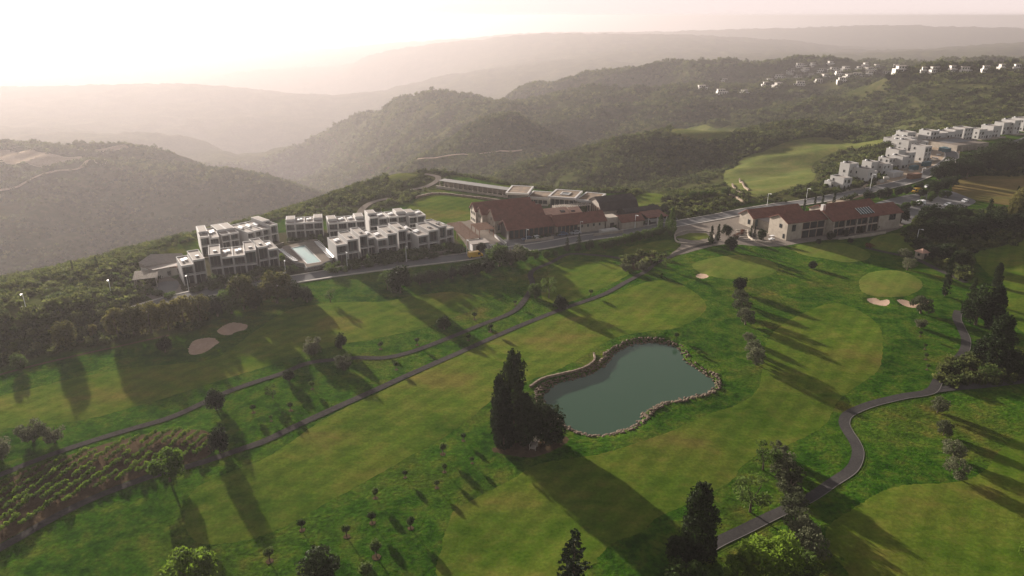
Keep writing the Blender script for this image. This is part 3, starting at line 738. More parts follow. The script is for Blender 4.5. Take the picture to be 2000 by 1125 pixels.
def leaves(pts, nrm, size, seed, vert=0.0, jit=0.9):
    """leaf clumps: one small bent quad at each point"""
    r = np.random.default_rng(seed); n = len(pts)
    d = r.normal(size=(n, 3)); d /= np.linalg.norm(d, axis=1)[:, None]
    N_ = nrm * (1 - jit * 0.6) + d * jit; N_ /= np.linalg.norm(N_, axis=1)[:, None] + 1e-9
    t = np.cross(N_, r.normal(size=(n, 3))); t /= np.linalg.norm(t, axis=1)[:, None] + 1e-9
    if vert: t = t * (1 - vert) + np.array([0, 0, 1]) * vert; t /= np.linalg.norm(t, axis=1)[:, None]
    b = np.cross(N_, t)
    s_ = size * r.uniform(0.6, 1.4, n)[:, None]
    w = 0.62 * r.uniform(0.7, 1.2, n)[:, None]
    v = np.stack([pts - t * s_, pts + b * s_ * w + N_ * s_ * 0.15, pts + t * s_, pts - b * s_ * w + N_ * s_ * 0.15], 1).reshape(-1, 3)
    f = (np.arange(n)[:, None] * 4 + np.arange(4)).tolist()
    return v, f
def blobs(cl, n, seed, inner=0.35):
    """points spread through a list of ellipsoids (cx,cy,cz,rx,ry,rz), denser at the skin"""
    r = np.random.default_rng(seed); c = np.array(cl, float)
    wgt = (c[:, 3] * c[:, 4] * c[:, 5]) ** (2 / 3); k = r.choice(len(c), n, p=wgt / wgt.sum())
    d = r.normal(size=(n, 3)); d /= np.linalg.norm(d, axis=1)[:, None]
    rad = (inner + (1 - inner) * r.random(n) ** 0.45) * (1 + 0.10 * r.normal(size=n))
    p = c[k, :3] + d * c[k, 3:] * rad[:, None]
    return p, d
def mesh_of(name, v, f, mat):
    me = bpy.data.meshes.new(name); me.from_pydata(np.asarray(v).tolist(), [], f); me.materials.append(MATS[mat]); return me
def trunk_mesh(name, segs, mat='bark'):
    b = MB()
    for s_ in segs: b.tube(*s_, n=6)
    me = bpy.data.meshes.new(name); me.from_pydata(b.v, [], b.f); me.materials.append(MATS[mat]); return me
KINDS = {}
def kind(name, h0, crown_fn, trunk, mat, nvar=3, bark='bark'):
    KINDS[name] = (h0, [mesh_of('crown', *crown_fn(100 + i * 17 + len(KINDS) * 131), mat) for i in range(nvar)], trunk_mesh('trunk', trunk, bark))
def ball(seed, R_=2.6, zc=3.6, rz=2.0, k=14, n=1500, s=0.26, sub=0.42, rad=0.62, inner=0.35):
    r = random.Random(seed); cl = []
    for i in range(k):
        a = i * 2.4 + r.uniform(-0.4, 0.4); u = -0.92 + 1.9 * ((i * 7 % k) + r.random()) / k; u = min(u, 0.99); q = math.sqrt(max(0, 1 - u * u))
        m_ = rad * r.uniform(0.75, 1.15)
        ss = sub * r.uniform(0.7, 1.25)
        cl.append((math.cos(a) * q * R_ * m_, math.sin(a) * q * R_ * m_, zc + u * rz * m_, R_ * ss, R_ * ss, rz * ss * 0.95))
    p, d = blobs(cl, n, seed, inner); p[:, 2] = np.maximum(p[:, 2], 0.15)
    return leaves(p, d, s, seed)
def cone(seed, h=18, rb=3.6, n=4500, s=0.42, z0=0.5, pw=0.8, lump=0.25, vert=0.55):
    r = np.random.default_rng(seed)
    t = r.random(n) ** 1.25; a = r.uniform(0, 2 * math.pi, n)
    prof = np.clip((1 - t) ** pw, 0, 1) * np.minimum(1, 0.55 + t * 4)
    lm = 1 + lump * (vnoise(np.cos(a) * 2.1 + 9 + seed, t * 9 + np.sin(a) * 2.1 + 5) * 2 - 1) + 0.5 * lump * (vnoise(np.cos(a) * 6 + 3, t * 24 + np.sin(a) * 6) * 2 - 1)
    rr = rb * prof * lm * (0.55 + 0.45 * r.random(n) ** 0.4)
    p = np.stack([np.cos(a) * rr, np.sin(a) * rr, z0 + t * (h - z0)], 1); d = np.stack([np.cos(a), np.sin(a), np.full(n, 0.3)], 1)
    return leaves(p, d, s, seed, vert, 0.7)
def column(seed, h=18, rb=3.5, K=240, per=22, s=0.34, z0=0.3, pw=0.4, sig=0.42, fill=1200):
    """dense conifer made of upswept sprays"""
    r = np.random.default_rng(seed); t = r.random(K) ** 1.15; a = r.uniform(0, 2 * math.pi, K)
    lm = 1 + 0.45 * (vnoise(np.cos(a) * 1.6 + 9 + seed, t * 6 + np.sin(a) * 1.6 + 5) * 2 - 1)
    prof = np.clip(1 - t, 0, 1) ** pw * np.minimum(1, 0.6 + t * 3.5)
    rr = rb * prof * lm * r.uniform(0.6, 1.04, K)
    c = np.stack([np.cos(a) * rr, np.sin(a) * rr, z0 + t * (h - z0) * 0.97], 1); o = np.stack([np.cos(a), np.sin(a), np.full(K, 0.5)], 1)
    u = r.random((K, per)); g = r.normal(size=(K, per, 3)) * np.array([sig, sig, sig * 1.2]) * (1.15 - u)[..., None]
    p = c[:, None] + g + np.array([0, 0, sig * 2.4]) * u[..., None] + o[:, None] * (u * sig)[..., None]
    d = np.repeat(o, per, 0); p = p.reshape(-1, 3)
    t2 = r.random(fill); a2 = r.uniform(0, 6.28, fill); r2 = rb * 0.62 * np.clip(1 - t2, 0, 1) ** pw
    p = np.vstack([p, np.stack([np.cos(a2) * r2, np.sin(a2) * r2, z0 + t2 * (h - z0) * 0.95], 1)]); d = np.vstack([d, np.stack([np.cos(a2), np.sin(a2), a2 * 0], 1)])
    p[:, 2] = np.maximum(p[:, 2], 0.1)
    return leaves(p, d, s, seed, 0.45, 0.75)
def fir(seed, h=15, rb=3.4, tiers=17):
    r = np.random.default_rng(seed); P = []; Dd = []
    for i in range(tiers):
        t = i / tiers; z = 0.8 + t * (h - 1); R_ = rb * (1 - t) ** 0.85 + 0.15
        for k in range(int(9 - 5 * t)):
            a = r.uniform(0, 6.28); L_ = R_ * r.uniform(0.7, 1.2); m = int(26 * L_ / rb) + 8
            u = r.random(m) ** 0.8
            spread = 0.32 * (1.1 - u)[:, None] * r.normal(size=(m, 3))
            P.append(np.stack([np.cos(a) * u * L_, np.sin(a) * u * L_, z + u * L_ * 0.12 - u * u * 0.3], 1) + spread); Dd.append(np.tile([np.cos(a) * 0.3, np.sin(a) * 0.3, 1.0], (m, 1)))
    return leaves(np.vstack(P), np.vstack(Dd), 0.27, seed, 0.1, 0.7)
kind('sapling', 3, lambda s: ball(s, 0.9, 2.15, 0.9, 7, 620, 0.15, 0.55, 0.5), [((0, 0, -0.2), (0.05, 0, 1.7), 0.09, 0.06)], 'leaf_green')
kind('olive', 6, lambda s: ball(s, 2.9, 2.9, 2.5, 14, 1800, 0.22, 0.40, 0.68), [((0, 0, -0.3), (0.15, 0.1, 1.6), 0.32, 0.22), ((0.15, 0.1, 1.5), (1.1, 0.3, 3.2), 0.17, 0.09), ((0.15, 0.1, 1.5), (-0.9, 0.5, 3.4), 0.17, 0.09), ((0.15, 0.1, 1.5), (0.1, -0.9, 3.6), 0.15, 0.08)], 'leaf_olive')
kind('grey', 6, lambda s: ball(s, 2.9, 2.9, 2.5, 13, 1700, 0.22, 0.38, 0.72), [((0, 0, -0.3), (0.1, 0.1, 1.6), 0.28, 0.2), ((0.1, 0.1, 1.5), (1.0, 0.3, 3.4), 0.15, 0.08), ((0.1, 0.1, 1.5), (-0.9, 0.4, 3.6), 0.15, 0.08)], 'leaf_grey')
kind('round', 7, lambda s: ball(s, 3.0, 3.3, 3.3, 15, 2200, 0.27, 0.46, 0.62), [((0, 0, -0.3), (0.1, 0, 2.6), 0.3, 0.2), ((0.1, 0, 2.4), (0.9, 0.6, 4.2), 0.15, 0.08), ((0.1, 0, 2.4), (-0.8, -0.5, 4.3), 0.15, 0.08)], 'leaf_dark')
kind('green', 7, lambda s: ball(s, 3.1, 3.4, 3.3, 15, 2100, 0.27, 0.40, 0.66), [((0, 0, -0.3), (0.1, 0, 2.4), 0.3, 0.2), ((0.1, 0, 2.2), (1.0, 0.6, 4.4), 0.15, 0.08), ((0.1, 0, 2.2), (-0.9, -0.4, 4.6), 0.15, 0.08)], 'leaf_green')
kind('bright', 8, lambda s: ball(s, 3.6, 4.5, 3.3, 20, 3200, 0.26, 0.34, 0.74), [((0, 0, -0.3), (0.1, 0.1, 2.6), 0.28, 0.2), ((0.1, 0.1, 2.4), (1.5, 0.4, 4.6), 0.15, 0.07), ((0.1, 0.1, 2.4), (-1.3, 0.6, 4.8), 0.15, 0.07), ((0.1, 0.1, 2.4), (0.1, -1.3, 5.0), 0.14, 0.07)], 'leaf_bright')
kind('pine', 10, lambda s: ball(s, 3.6, 5.0, 4.6, 24, 3200, 0.30, 0.33, 0.76), [((0, 0, -0.3), (0.3, 0.1, 4.5), 0.3, 0.2), ((0.3, 0.1, 3.5), (1.8, 0.4, 6.6), 0.14, 0.07), ((0.3, 0.1, 4), (-1.5, 0.5, 7.2), 0.14, 0.07), ((0.3, 0.1, 4.5), (0.3, -0.9, 8.4), 0.14, 0.06)], 'leaf_gold')
kind('loose', 7, lambda s: ball(s, 2.9, 4.2, 2.7, 12, 900, 0.22, 0.34, 0.8), [((0, 0, -0.3), (0.1, 0, 2.0), 0.22, 0.15), ((0.1, 0, 1.9), (1.4, 0.4, 4.4), 0.1, 0.05), ((0.1, 0, 1.9), (-1.2, 0.5, 4.8), 0.1, 0.05), ((0.1, 0, 1.9), (0.2, -1.2, 5.2), 0.1, 0.05)], 'leaf_green')
kind('cypress', 12, lambda s: column(s, 12, 1.1, 90, 14, 0.22, 0.3, 0.5, 0.2, 500), [((0, 0, -0.3), (0, 0, 2), 0.16, 0.12)], 'leaf_dark')
kind('poplar', 11, lambda s: cone(s, 11, 1.5, 1500, 0.26, 0.8, 0.5, 0.3, 0.5), [((0, 0, -0.3), (0, 0, 3), 0.16, 0.1)], 'leaf_green')
kind('conifer', 18, lambda s: column(s, 18, 3.5, 260, 22, 0.33), [((0, 0, -0.3), (0, 0, 4), 0.35, 0.25)], 'leaf_dark')
kind('fir', 15, lambda s: fir(s), [((0, 0, -0.3), (0, 0, 13), 0.24, 0.05)], 'leaf_dark', 2)
kind('shrub', 2.2, lambda s: ball(s, 1.25, 1.0, 0.95, 8, 420, 0.15, 0.5, 0.55), [((0, 0, -0.2), (0.05, 0, 0.7), 0.06, 0.04)], 'leaf_green')
kind('shrub_red', 2.2, lambda s: ball(s, 1.25, 1.0, 0.95, 8, 420, 0.15, 0.5, 0.55), [((0, 0, -0.2), (0.05, 0, 0.7), 0.06, 0.04)], 'leaf_red', 1)
kind('vine', 1.4, lambda s: ball(s, 0.62, 0.95, 0.45, 6, 170, 0.12, 0.5, 0.6), [((0, 0, -0.1), (0.03, 0, 0.7), 0.04, 0.03)], 'leaf_bright', 4)
NAMES = {'sapling': 'young_tree', 'olive': 'olive_tree', 'grey': 'olive_tree', 'round': 'evergreen_tree', 'green': 'broadleaf_tree', 'bright': 'broadleaf_tree', 'pine': 'pine_tree', 'loose': 'broadleaf_tree',
         'cypress': 'cypress_tree', 'poplar': 'poplar_tree', 'conifer': 'conifer_tree', 'fir': 'fir_tree', 'shrub': 'shrub', 'shrub_red': 'shrub'}
tr_ = random.Random(5)
_vi = {}
MULCH = bpy.data.meshes.new('mulch_ring')
_b = MB().prism([(math.cos(i * 0.6283) * (0.5 + 0.1 * (i % 3)), math.sin(i * 0.6283) * (0.5 + 0.1 * (i % 2))) for i in range(10)], -0.25, 0.05)
MULCH.from_pydata(_b.v, [], _b.f); MULCH.materials.append(MATS['dry_earth'])
def tree_at(x, y, h, k, label, group=None, wide=1.0, mulch=False, z=None):
    h0, crowns, trunk = KINDS[k]
    _vi[k] = _vi.get(k, -1) + 1
    e = empty(NAMES[k], (x, y, float(gz(x, y)) if z is None else z), tr_.uniform(0, 6.28), label, 'shrub' if k.startswith('shrub') else 'tree', group)
    s_ = h / h0; e.scale = (s_ * wide, s_ * wide, s_)
    for nm, me in (('trunk', trunk), ('crown', crowns[_vi[k] % len(crowns)])):
        link(bpy.data.objects.new(nm, me), e)
    if mulch: link(bpy.data.objects.new('mulch_ring', MULCH), e)
    return e
def tree(px, py, top, k, label, group=None, wide=1.0, mulch=False):
    """a tree whose foot shows at (px,py) and whose top reaches photo row `top`"""
    p = G(px, py)
    b, F, D = kk(top); h = (H - D / F * p.y) - p.z
    return tree_at(p.x, p.y, max(h, 0.8), k, label, group, wide, mulch)

ORDN = ['first', 'second', 'third', 'fourth', 'fifth', 'sixth', 'seventh', 'eighth', 'ninth', 'tenth', 'eleventh', 'twelfth', 'thirteenth', 'fourteenth', 'fifteenth', 'sixteenth']
# ---- single trees, foot pixel / top pixel row measured in the photograph
T = tree
T(1003, 850, 688, 'conifer', 'tallest dark conifer of the clump at the pond', wide=0.78)
T(984, 872, 758, 'conifer', 'dark conifer at the front of the pond clump, left of the grey ramp', wide=0.9)
T(1026, 866, 772, 'conifer', 'dark bushy conifer in the middle of the pond clump', wide=1.05)
T(975, 858, 735, 'conifer', 'slender dark conifer at the outer edge of the pond clump', wide=0.6)
T(1068, 862, 792, 'round', 'rounded dark evergreen beside the pond stones', wide=1.1)
T(1085, 866, 838, 'shrub', 'low dark shrub under the pond clump beside the ramp', wide=1.2)
T(1052, 850, 776, 'round', 'dark evergreen between the conifers and the water')
T(1358, 1088, 948, 'conifer', 'oval black-green conifer beside the dark path in the foreground', wide=1.15)
T(1330, 1100, 1045, 'round', 'low dark evergreen at the foot of the oval foreground conifer', wide=1.2)
T(1118, 1190, 1028, 'fir', 'spiky dark fir cut off by the bottom edge of the picture', wide=1.15)
T(332, 940, 880, 'bright', 'sunlit bright green tree standing at the vineyard corner', wide=1.1)
T(380, 1160, 1078, 'bright', 'bright green bushy tree at the bottom edge below the vineyard', wide=1.1)
T(625, 1150, 1080, 'round', 'dark evergreen at the bottom edge below the young trees', wide=1.25)
T(1465, 1000, 930, 'loose', 'airy light green tree standing alone on the grass near the oval conifer', wide=1.1)
T(1490, 918, 858, 'loose', 'sparse grey tree at the head of the foreground olive row')
T(1505, 1135, 1052, 'bright', 'large bright green tree at the bottom edge beside the olive row', wide=1.35)
T(1560, 1140, 1075, 'green', 'dark green tree at the bottom edge behind the bright broadleaf', wide=1.1)
T(1440, 1150, 1088, 'bright', 'small bright yellow-green tree at the very bottom edge')
T(1340, 1160, 1092, 'green', 'broad green tree at the bottom edge under the oval conifer', wide=1.2)
T(2008, 1095, 1058, 'bright', 'bright green tree tip entering at the lower right edge')
for i, (x, y, t) in enumerate([(1519, 888, 856), (1529, 918, 875), (1534, 945, 893), (1541, 968, 915), (1546, 1003, 960), (1556, 1035, 990), (1566, 1062, 1010), (1582, 1090, 1036)]):
    T(x, y, t, 'grey' if i > 3 else 'olive', '%s olive of the foreground row along the dark path' % ['first', 'second', 'third', 'fourth', 'fifth', 'sixth', 'seventh', 'eighth'][i] + ', counted from the pond side', 'foreground olive row', 1.05)
for i, (x, y, t) in enumerate([(1831, 806, 772), (1843, 850, 818), (1861, 896, 856), (1868, 934, 893)]):
    T(x, y, t, 'grey', '%s grey olive below the path fork, counted downwards' % ['first', 'second', 'third', 'fourth'][i], 'olives below the path fork')
T(1798, 612, 574, 'grey', 'grey olive overhanging the bunker below the flag green', wide=1.15)
for i, (x, y, t) in enumerate([(1797, 640, 618), (1797, 657, 644), (1806, 682, 668), (1808, 702, 686), (1810, 722, 708)]):
    T(x, y, t, 'olive' if i == 0 else 'sapling', '%s small tree in the line running down from the bunker olive' % ['first', 'second', 'third', 'fourth', 'fifth'][i], 'small trees below the bunker', 1.1, i > 0)
T(1444, 568, 539, 'round', 'dark round tree topping the short row above the pond', wide=1.0)
for i, (x, y, t) in enumerate([(1446, 592, 562), (1450, 614, 578), (1456, 634, 597), (1461, 668, 645), (1470, 692, 660), (1476, 712, 676)]):
    T(x, y, t, 'grey', '%s grey olive in the row above the pond, counted downwards' % ['first', 'second', 'third', 'fourth', 'fifth', 'sixth'][i], 'olive row above the pond')
T(1768, 508, 482, 'grey', 'paler of two olives behind the flag green', wide=1.1)
T(1772, 527, 500, 'grey', 'lower of two olives behind the flag green', wide=1.05)
T(1586, 524, 508, 'round', 'lone low bush between the raised greens', wide=1.3)
T(1845, 578, 498, 'cypress', 'tall slim cypress beside the service path', wide=1.0)
T(1945, 560, 515, 'conifer', 'short oval conifer alone on the far fairway', wide=0.95)
T(1897, 582, 542, 'cypress', 'cypress rising out of the dark grove by the path', wide=1.7)
T(1905, 634, 560, 'round', 'dark tree at the path bend in the grove', wide=0.9)
T(1935, 640, 560, 'conifer', 'dark conifer in the middle of the grove by the path', wide=1.1)
T(1942, 716, 618, 'conifer', 'biggest dark conifer of the grove by the path', wide=1.35)
T(1915, 700, 655, 'round', 'dark evergreen at the foot of the biggest grove conifer')
T(1975, 712, 676, 'round', 'low dark evergreen at the right of the grove', wide=1.3)
T(1930, 735, 712, 'shrub', 'leafy shrub on bare soil above the path fork', wide=1.5)
T(1985, 735, 705, 'round', 'spreading dark bush at the frame edge above the path fork', wide=1.3)
# clubhouse garden
T(1388, 478, 440, 'cypress', 'slim cypress beside the round lawn', wide=1.3)
T(1402, 470, 438, 'cypress', 'cypress between the round lawn and the paved steps', wide=1.4)
T(1427, 489, 460, 'round', 'clipped dark tree below the clubhouse steps', wide=1.0)
T(1418, 460, 436, 'round', 'dark round tree behind the cypresses at the round lawn', wide=1.0)
T(1388, 474, 460, 'shrub', 'clipped ball shrub at the rim of the round lawn')
T(1466, 462, 440, 'cypress', 'small cypress at the clubhouse corner wall', wide=1.2)
T(1473, 463, 441, 'cypress', 'second small cypress at the clubhouse corner wall', wide=1.2)
T(1487, 468, 448, 'round', 'dark round bush inside the curved white wall', wide=1.0)
for i, (x, y, t) in enumerate([(1570, 412, 386), (1590, 408, 383), (1605, 404, 380), (1628, 399, 371)]):
    T(x, y, t, 'cypress', '%s cypress behind the clubhouse roof, counted from the gable end' % ['first', 'second', 'third', 'fourth'][i], 'cypresses behind the clubhouse', 1.2)
T(1289, 458, 418, 'poplar', 'shorter poplar beside the roundabout', wide=1.2)
T(1311, 460, 405, 'poplar', 'taller bright poplar beside the roundabout', wide=1.15)
T(1302, 452, 424, 'poplar', 'poplar tucked behind the two by the roundabout', wide=1.2)
T(1297, 420, 398, 'round', 'dark round tree behind the hotel end pavilion', wide=1.2)
T(1273, 410, 396, 'round', 'dark tree in front of the small hotel green', wide=1.4)
T(1140, 418, 400, 'bright', 'bright green courtyard tree among the red roofs', wide=0.9)
for i, (x, y, t) in enumerate([(1622, 468, 452), (1650, 462, 448), (1678, 456, 440), (1704, 450, 432), (1598, 476, 466), (1660, 474, 464)]):
    T(x, y, t, 'round', '%s dark shrubbery clump in front of the glazed clubhouse wing, counted from the stone gable' % ['first', 'second', 'third', 'fourth', 'fifth', 'sixth'][i], 'clubhouse front shrubs', 1.3)
T(1697, 484, 472, 'shrub_red', 'round dark red shrub on the path by the raised green', wide=1.3)
# road belt, left to right
T(40, 722, 690, 'green', 'small round tree at the foot of the scrub bank', wide=1.1)
T(130, 680, 624, 'pine', 'golden leaved tree standing alone in the scrub bank', wide=1.0)
T(183, 655, 632, 'pine', 'little golden tree on the scrub bank', wide=0.9)
for i, (x, y, t) in enumerate([(232, 660, 596), (262, 655, 592), (296, 650, 586), (330, 645, 582), (362, 636, 574), (392, 628, 572)]):
    T(x, y, t, 'pine', '%s tree of the golden green belt below the road, counted from the scrub bank' % ['first', 'second', 'third', 'fourth', 'fifth', 'sixth'][i], 'golden green tree belt', 1.0)
T(323, 688, 658, 'round', 'dark tree on the grass between belt and bunker')
for i, (x, y, t) in enumerate([(425, 618, 574), (452, 612, 560), (477, 604, 530), (500, 600, 552), (541, 592, 526), (572, 588, 548), (600, 590, 558)]):
    T(x, y, t, ['round', 'green', 'pine', 'round', 'pine', 'round', 'round'][i], ['dark tree where the belt thins below the villas', 'green tree below the villa driveway', 'tall golden tree in front of the villas', 'dark tree right of the tall golden tree', 'broad golden tree below the pool', 'dark tree beside the broad golden one', 'dark tree at the end of the belt below the pool'][i], wide=1.05 if i != 4 else 1.35)
T(645, 590, 562, 'loose', 'airy young tree on the grass below the pool', wide=1.0)
T(782, 572, 512, 'round', 'big dark tree below the road lamp', wide=0.95)
T(757, 566, 528, 'loose', 'thin dark tree left of the big dark tree by the road')
for i, (x, y, t) in enumerate([(820, 556, 530), (840, 552, 524), (862, 548, 522), (884, 544, 522), (906, 540, 512), (928, 536, 508), (950, 532, 500)]):
    T(x, y, t, 'round', '%s dark evergreen in the hedge belt along the road, counted from the big dark tree' % ['first', 'second', 'third', 'fourth', 'fifth', 'sixth', 'seventh'][i], 'dark hedge belt along the road', 1.2)
for i, (x, y, t) in enumerate([(975, 520, 474), (998, 516, 466), (1022, 510, 480), (1044, 506, 486), (1066, 504, 488), (1085, 500, 488)]):
    T(x, y, t, 'green' if i != 1 else 'olive', '%s green tree of the belt below the hotel forecourt' % ['first', 'second', 'third', 'fourth', 'fifth', 'sixth'][i], 'green belt below the hotel', 1.25)
T(940, 492, 472, 'round', 'clipped dark block shrub at the hotel yard wall', wide=1.0)
T(1108, 490, 462, 'fir', 'dark spiky fir below the hotel forecourt', wide=1.2)
T(1130, 490, 455, 'fir', 'tallest spiky fir below the hotel forecourt', wide=1.1)
T(1152, 488, 466, 'round', 'dark tree right of the firs below the hotel')
for i in range(9):
    x = 1180 + i * 13.5
    T(x, 486 - i * 3.4, 466 - i * 3.2, 'green', '%s bush of the clipped hedge bank above the tee lawn' % ['first', 'second', 'third', 'fourth', 'fifth', 'sixth', 'seventh', 'eighth', 'ninth'][i], 'hedge bank above the tee lawn', 1.3)
# trees on the course
T(611, 690, 649, 'olive', 'rounded olive left of the pair beside the bunker fairway', wide=1.05)
T(667, 680, 652, 'round', 'dark tree right of the pair beside the bunker fairway')
T(672, 722, 687, 'olive', 'wide grey-topped olive on the upper cart path', wide=1.15)
T(565, 744, 720, 'round', 'dark round bush beside the upper cart path', wide=1.1)
T(533, 778, 750, 'loose', 'thin leafy tree between the two cart paths')
T(868, 644, 613, 'round', 'dark round tree on the fairway edge above the fork of paths', wide=0.95)
T(422, 800, 760, 'round', 'dark tree standing on the upper cart path bend', wide=1.05)
T(430, 884, 834, 'round', 'dark evergreen at the top corner of the vineyard', wide=0.9)
T(66, 862, 810, 'olive', 'larger of two olives above the vineyard', wide=0.95)
T(108, 864, 820, 'olive', 'smaller of two olives above the vineyard', wide=0.9)
T(4, 896, 846, 'olive', 'olive cut by the left edge above the vineyard', wide=0.9)
T(1045, 582, 551, 'green', 'bright round tree beside the hooked cart path', wide=0.95)
T(1072, 582, 542, 'loose', 'thin brownish tree next to the bright round one')
T(1094, 606, 574, 'round', 'dark bushy tree between the cart paths near the hook')
T(1154, 578, 562, 'sapling', 'small ball tree above the lower cart path', wide=1.2)
T(1222, 530, 508, 'olive', 'small olive on the bare earth by the path junction')
T(1254, 528, 502, 'olive', 'larger olive on the bare earth by the path junction')
T(1232, 535, 522, 'shrub', 'low bush at the path junction')
T(1300, 524, 502, 'loose', 'dark thin tree above the path junction')
T(1292, 542, 532, 'sapling', 'tiny ball tree below the path junction')
T(1320, 664, 646, 'sapling', 'lone small tree at the top of the pond', wide=1.1)
T(1364, 691, 683, 'shrub', 'low dark shrub on the bank right of the pond')
SAP = [(743, 682, 664), (815, 674, 656), (927, 624, 606), (958, 648, 628), (915, 665, 650), (774, 722, 704), (568, 802, 782), (610, 760, 742), (530, 822, 808), (495, 806, 787), (1006, 596, 584)]
for i, (x, y, t) in enumerate(sorted(SAP)): T(x, y, t, 'sapling', 'small ball shaped young tree by the cart paths, %s from the left' % ORDN[i], 'young trees along the cart paths', 1.1, True)
GRID = [(590, 1036, 1011), (527, 1096, 1066), (677, 1048, 1020), (727, 1022, 996), (735, 1088, 1052), (716, 1135, 1092), (733, 973, 950), (802, 1032, 1006), (791, 933, 916), (853, 953, 934), (868, 922, 903), (865, 887, 862), (905, 861, 843), (922, 905, 890), (800, 985, 985)]
for i, (x, y, t) in enumerate(sorted(GRID[:-1])): T(x, y, t, 'sapling', 'young ball tree on the foreground rough, %s from the left' % ORDN[i], 'young trees in the foreground rough', 1.1, True)

# ---- gardens of the villas
gr = random.Random(21)
def strip(px0, px1, n, hmin, hmax, label, group, k='shrub', jit=2.0, wide=1.2):
    one = n <= 14 and 'thicket' not in group and 'wood' not in group
    a, b = Vector(FL(*px0)), Vector(FL(*px1))
    for i in range(n):
        p = a + (b - a) * ((i + gr.random()) / n) + Vector((gr.uniform(-jit, jit), gr.uniform(-jit, jit))) * 0.7
        tree_at(p.x, p.y, gr.uniform(hmin, hmax), k, label + (', %s from the left' % ORDN[i] if one else ''), group, wide)
strip((375, 572), (545, 540), 26, 1.3, 3.0, 'leafy garden shrub between road and lower villas', 'shrubs below the lower villas')
strip((415, 560), (548, 532), 20, 2.2, 4.2, 'leafy garden shrub between road and lower villas', 'shrubs below the lower villas')
strip((640, 535), (905, 492), 34, 1.3, 3.2, 'leafy garden shrub between road and upper villas', 'shrubs below the upper villas')
strip((670, 522), (895, 486), 30, 2.2, 4.2, 'leafy garden shrub between road and upper villas', 'shrubs below the upper villas')
strip((548, 535), (578, 528), 7, 1.5, 3.0, 'shrub in the bed left of the pool wall', 'shrubs by the pool wall')
strip((634, 525), (660, 520), 6, 1.5, 3.0, 'shrub in the bed right of the pool wall', 'shrubs by the pool wall, right')
strip((560, 474), (640, 462), 12, 1.2, 2.4, 'shrub between pool terrace and upper villa row', 'shrubs behind the pool')
strip((640, 470), (720, 458), 10, 1.2, 2.4, 'shrub in front of the middle rear villas', 'shrubs in front of the middle rear villas')
strip((728, 456), (830, 446), 10, 1.2, 2.2, 'shrub in front of the far rear villas', 'shrubs in front of the far rear villas')
T(627, 480, 456, 'bright', 'light green slim tree at the pool loungers', wide=0.5)
T(640, 492, 478, 'bright', 'light green bush at the pool corner', wide=0.6)
T(552, 516, 494, 'bright', 'light green bush left of the pool loungers', wide=0.6)
strip((1190, 448), (1270, 436), 12, 1.2, 2.6, 'dark shrub in the bed before the hotel end', 'shrubs before the hotel end')
strip((1030, 470), (1085, 462), 6, 1.6, 2.6, 'clipped ball shrub on the hotel forecourt island', 'forecourt shrubs')
strip((296, 572), (330, 586), 8, 1.2, 2.4, 'dark shrub at the driveway entrance', 'driveway shrubs')
# car park and right-hand grounds
strip((1690, 392), (1800, 372), 12, 3, 5.5, 'street tree along the upper car park hedge', 'car park hedge trees', 'round', 1.5, 1.0)
strip((1740, 414), (1790, 402), 8, 2, 4, 'bush on the car park island', 'car park island bushes', 'green', 2, 1.2)
strip((1795, 398), (1850, 384), 5, 3, 4.5, 'small tree in the lower car park', 'lower car park trees', 'green', 1.5, 1.0)
strip((1800, 385), (1860, 360), 10, 4, 7, 'tree between car park and dry field', 'trees by the dry field', 'round', 3, 1.1)
strip((1840, 352), (2000, 300), 26, 6, 10, 'dark evergreen in the wood above the dry field', 'dark wood above the dry field', 'round', 6, 1.15)
strip((1880, 345), (2010, 318), 20, 6, 10, 'dark evergreen in the wood above the dry field', 'dark wood above the dry field', 'round', 6, 1.15)
strip((1920, 318), (2010, 290), 12, 6, 10, 'dark evergreen in the wood above the dry field', 'dark wood above the dry field', 'round', 6, 1.15)
strip((1780, 440), (1900, 430), 16, 4, 8, 'dark bushy tree in the thicket behind the clubhouse', 'thicket behind the clubhouse', 'round', 6, 1.2)
strip((1800, 460), (2010, 440), 26, 4, 8, 'dark bushy tree in the thicket behind the clubhouse', 'thicket behind the clubhouse', 'round', 8, 1.2)
strip((1800, 490), (1890, 520), 14, 3, 6, 'dark bushy tree in the thicket behind the clubhouse', 'thicket behind the clubhouse', 'round', 5, 1.2)
strip((1960, 430), (2010, 410), 7, 7, 11, 'tall brownish tree at the right end of the dry field', 'brownish trees by the dry field', 'pine', 4, 1.0)
T(1928, 428, 388, 'cypress', 'dark cypress between dry field and thicket', wide=1.6)
T(1987, 378, 362, 'cypress', 'small cypress alone on the dry field', wide=1.6)
for i, (x, y, t) in enumerate([(143, 530, 508), (190, 522, 500), (170, 527, 514), (112, 536, 522)]):
    T(x, y, t, 'cypress', '%s cypress on the left rim of the plateau' % ['tall', 'tallest', 'short', 'outermost low'][i], wide=1.3)
strip((1330, 392), (1410, 380), 8, 2.5, 4.5, 'bush on the slope behind the roundabout road', 'bushes behind the roundabout road', 'green', 3, 1.2)

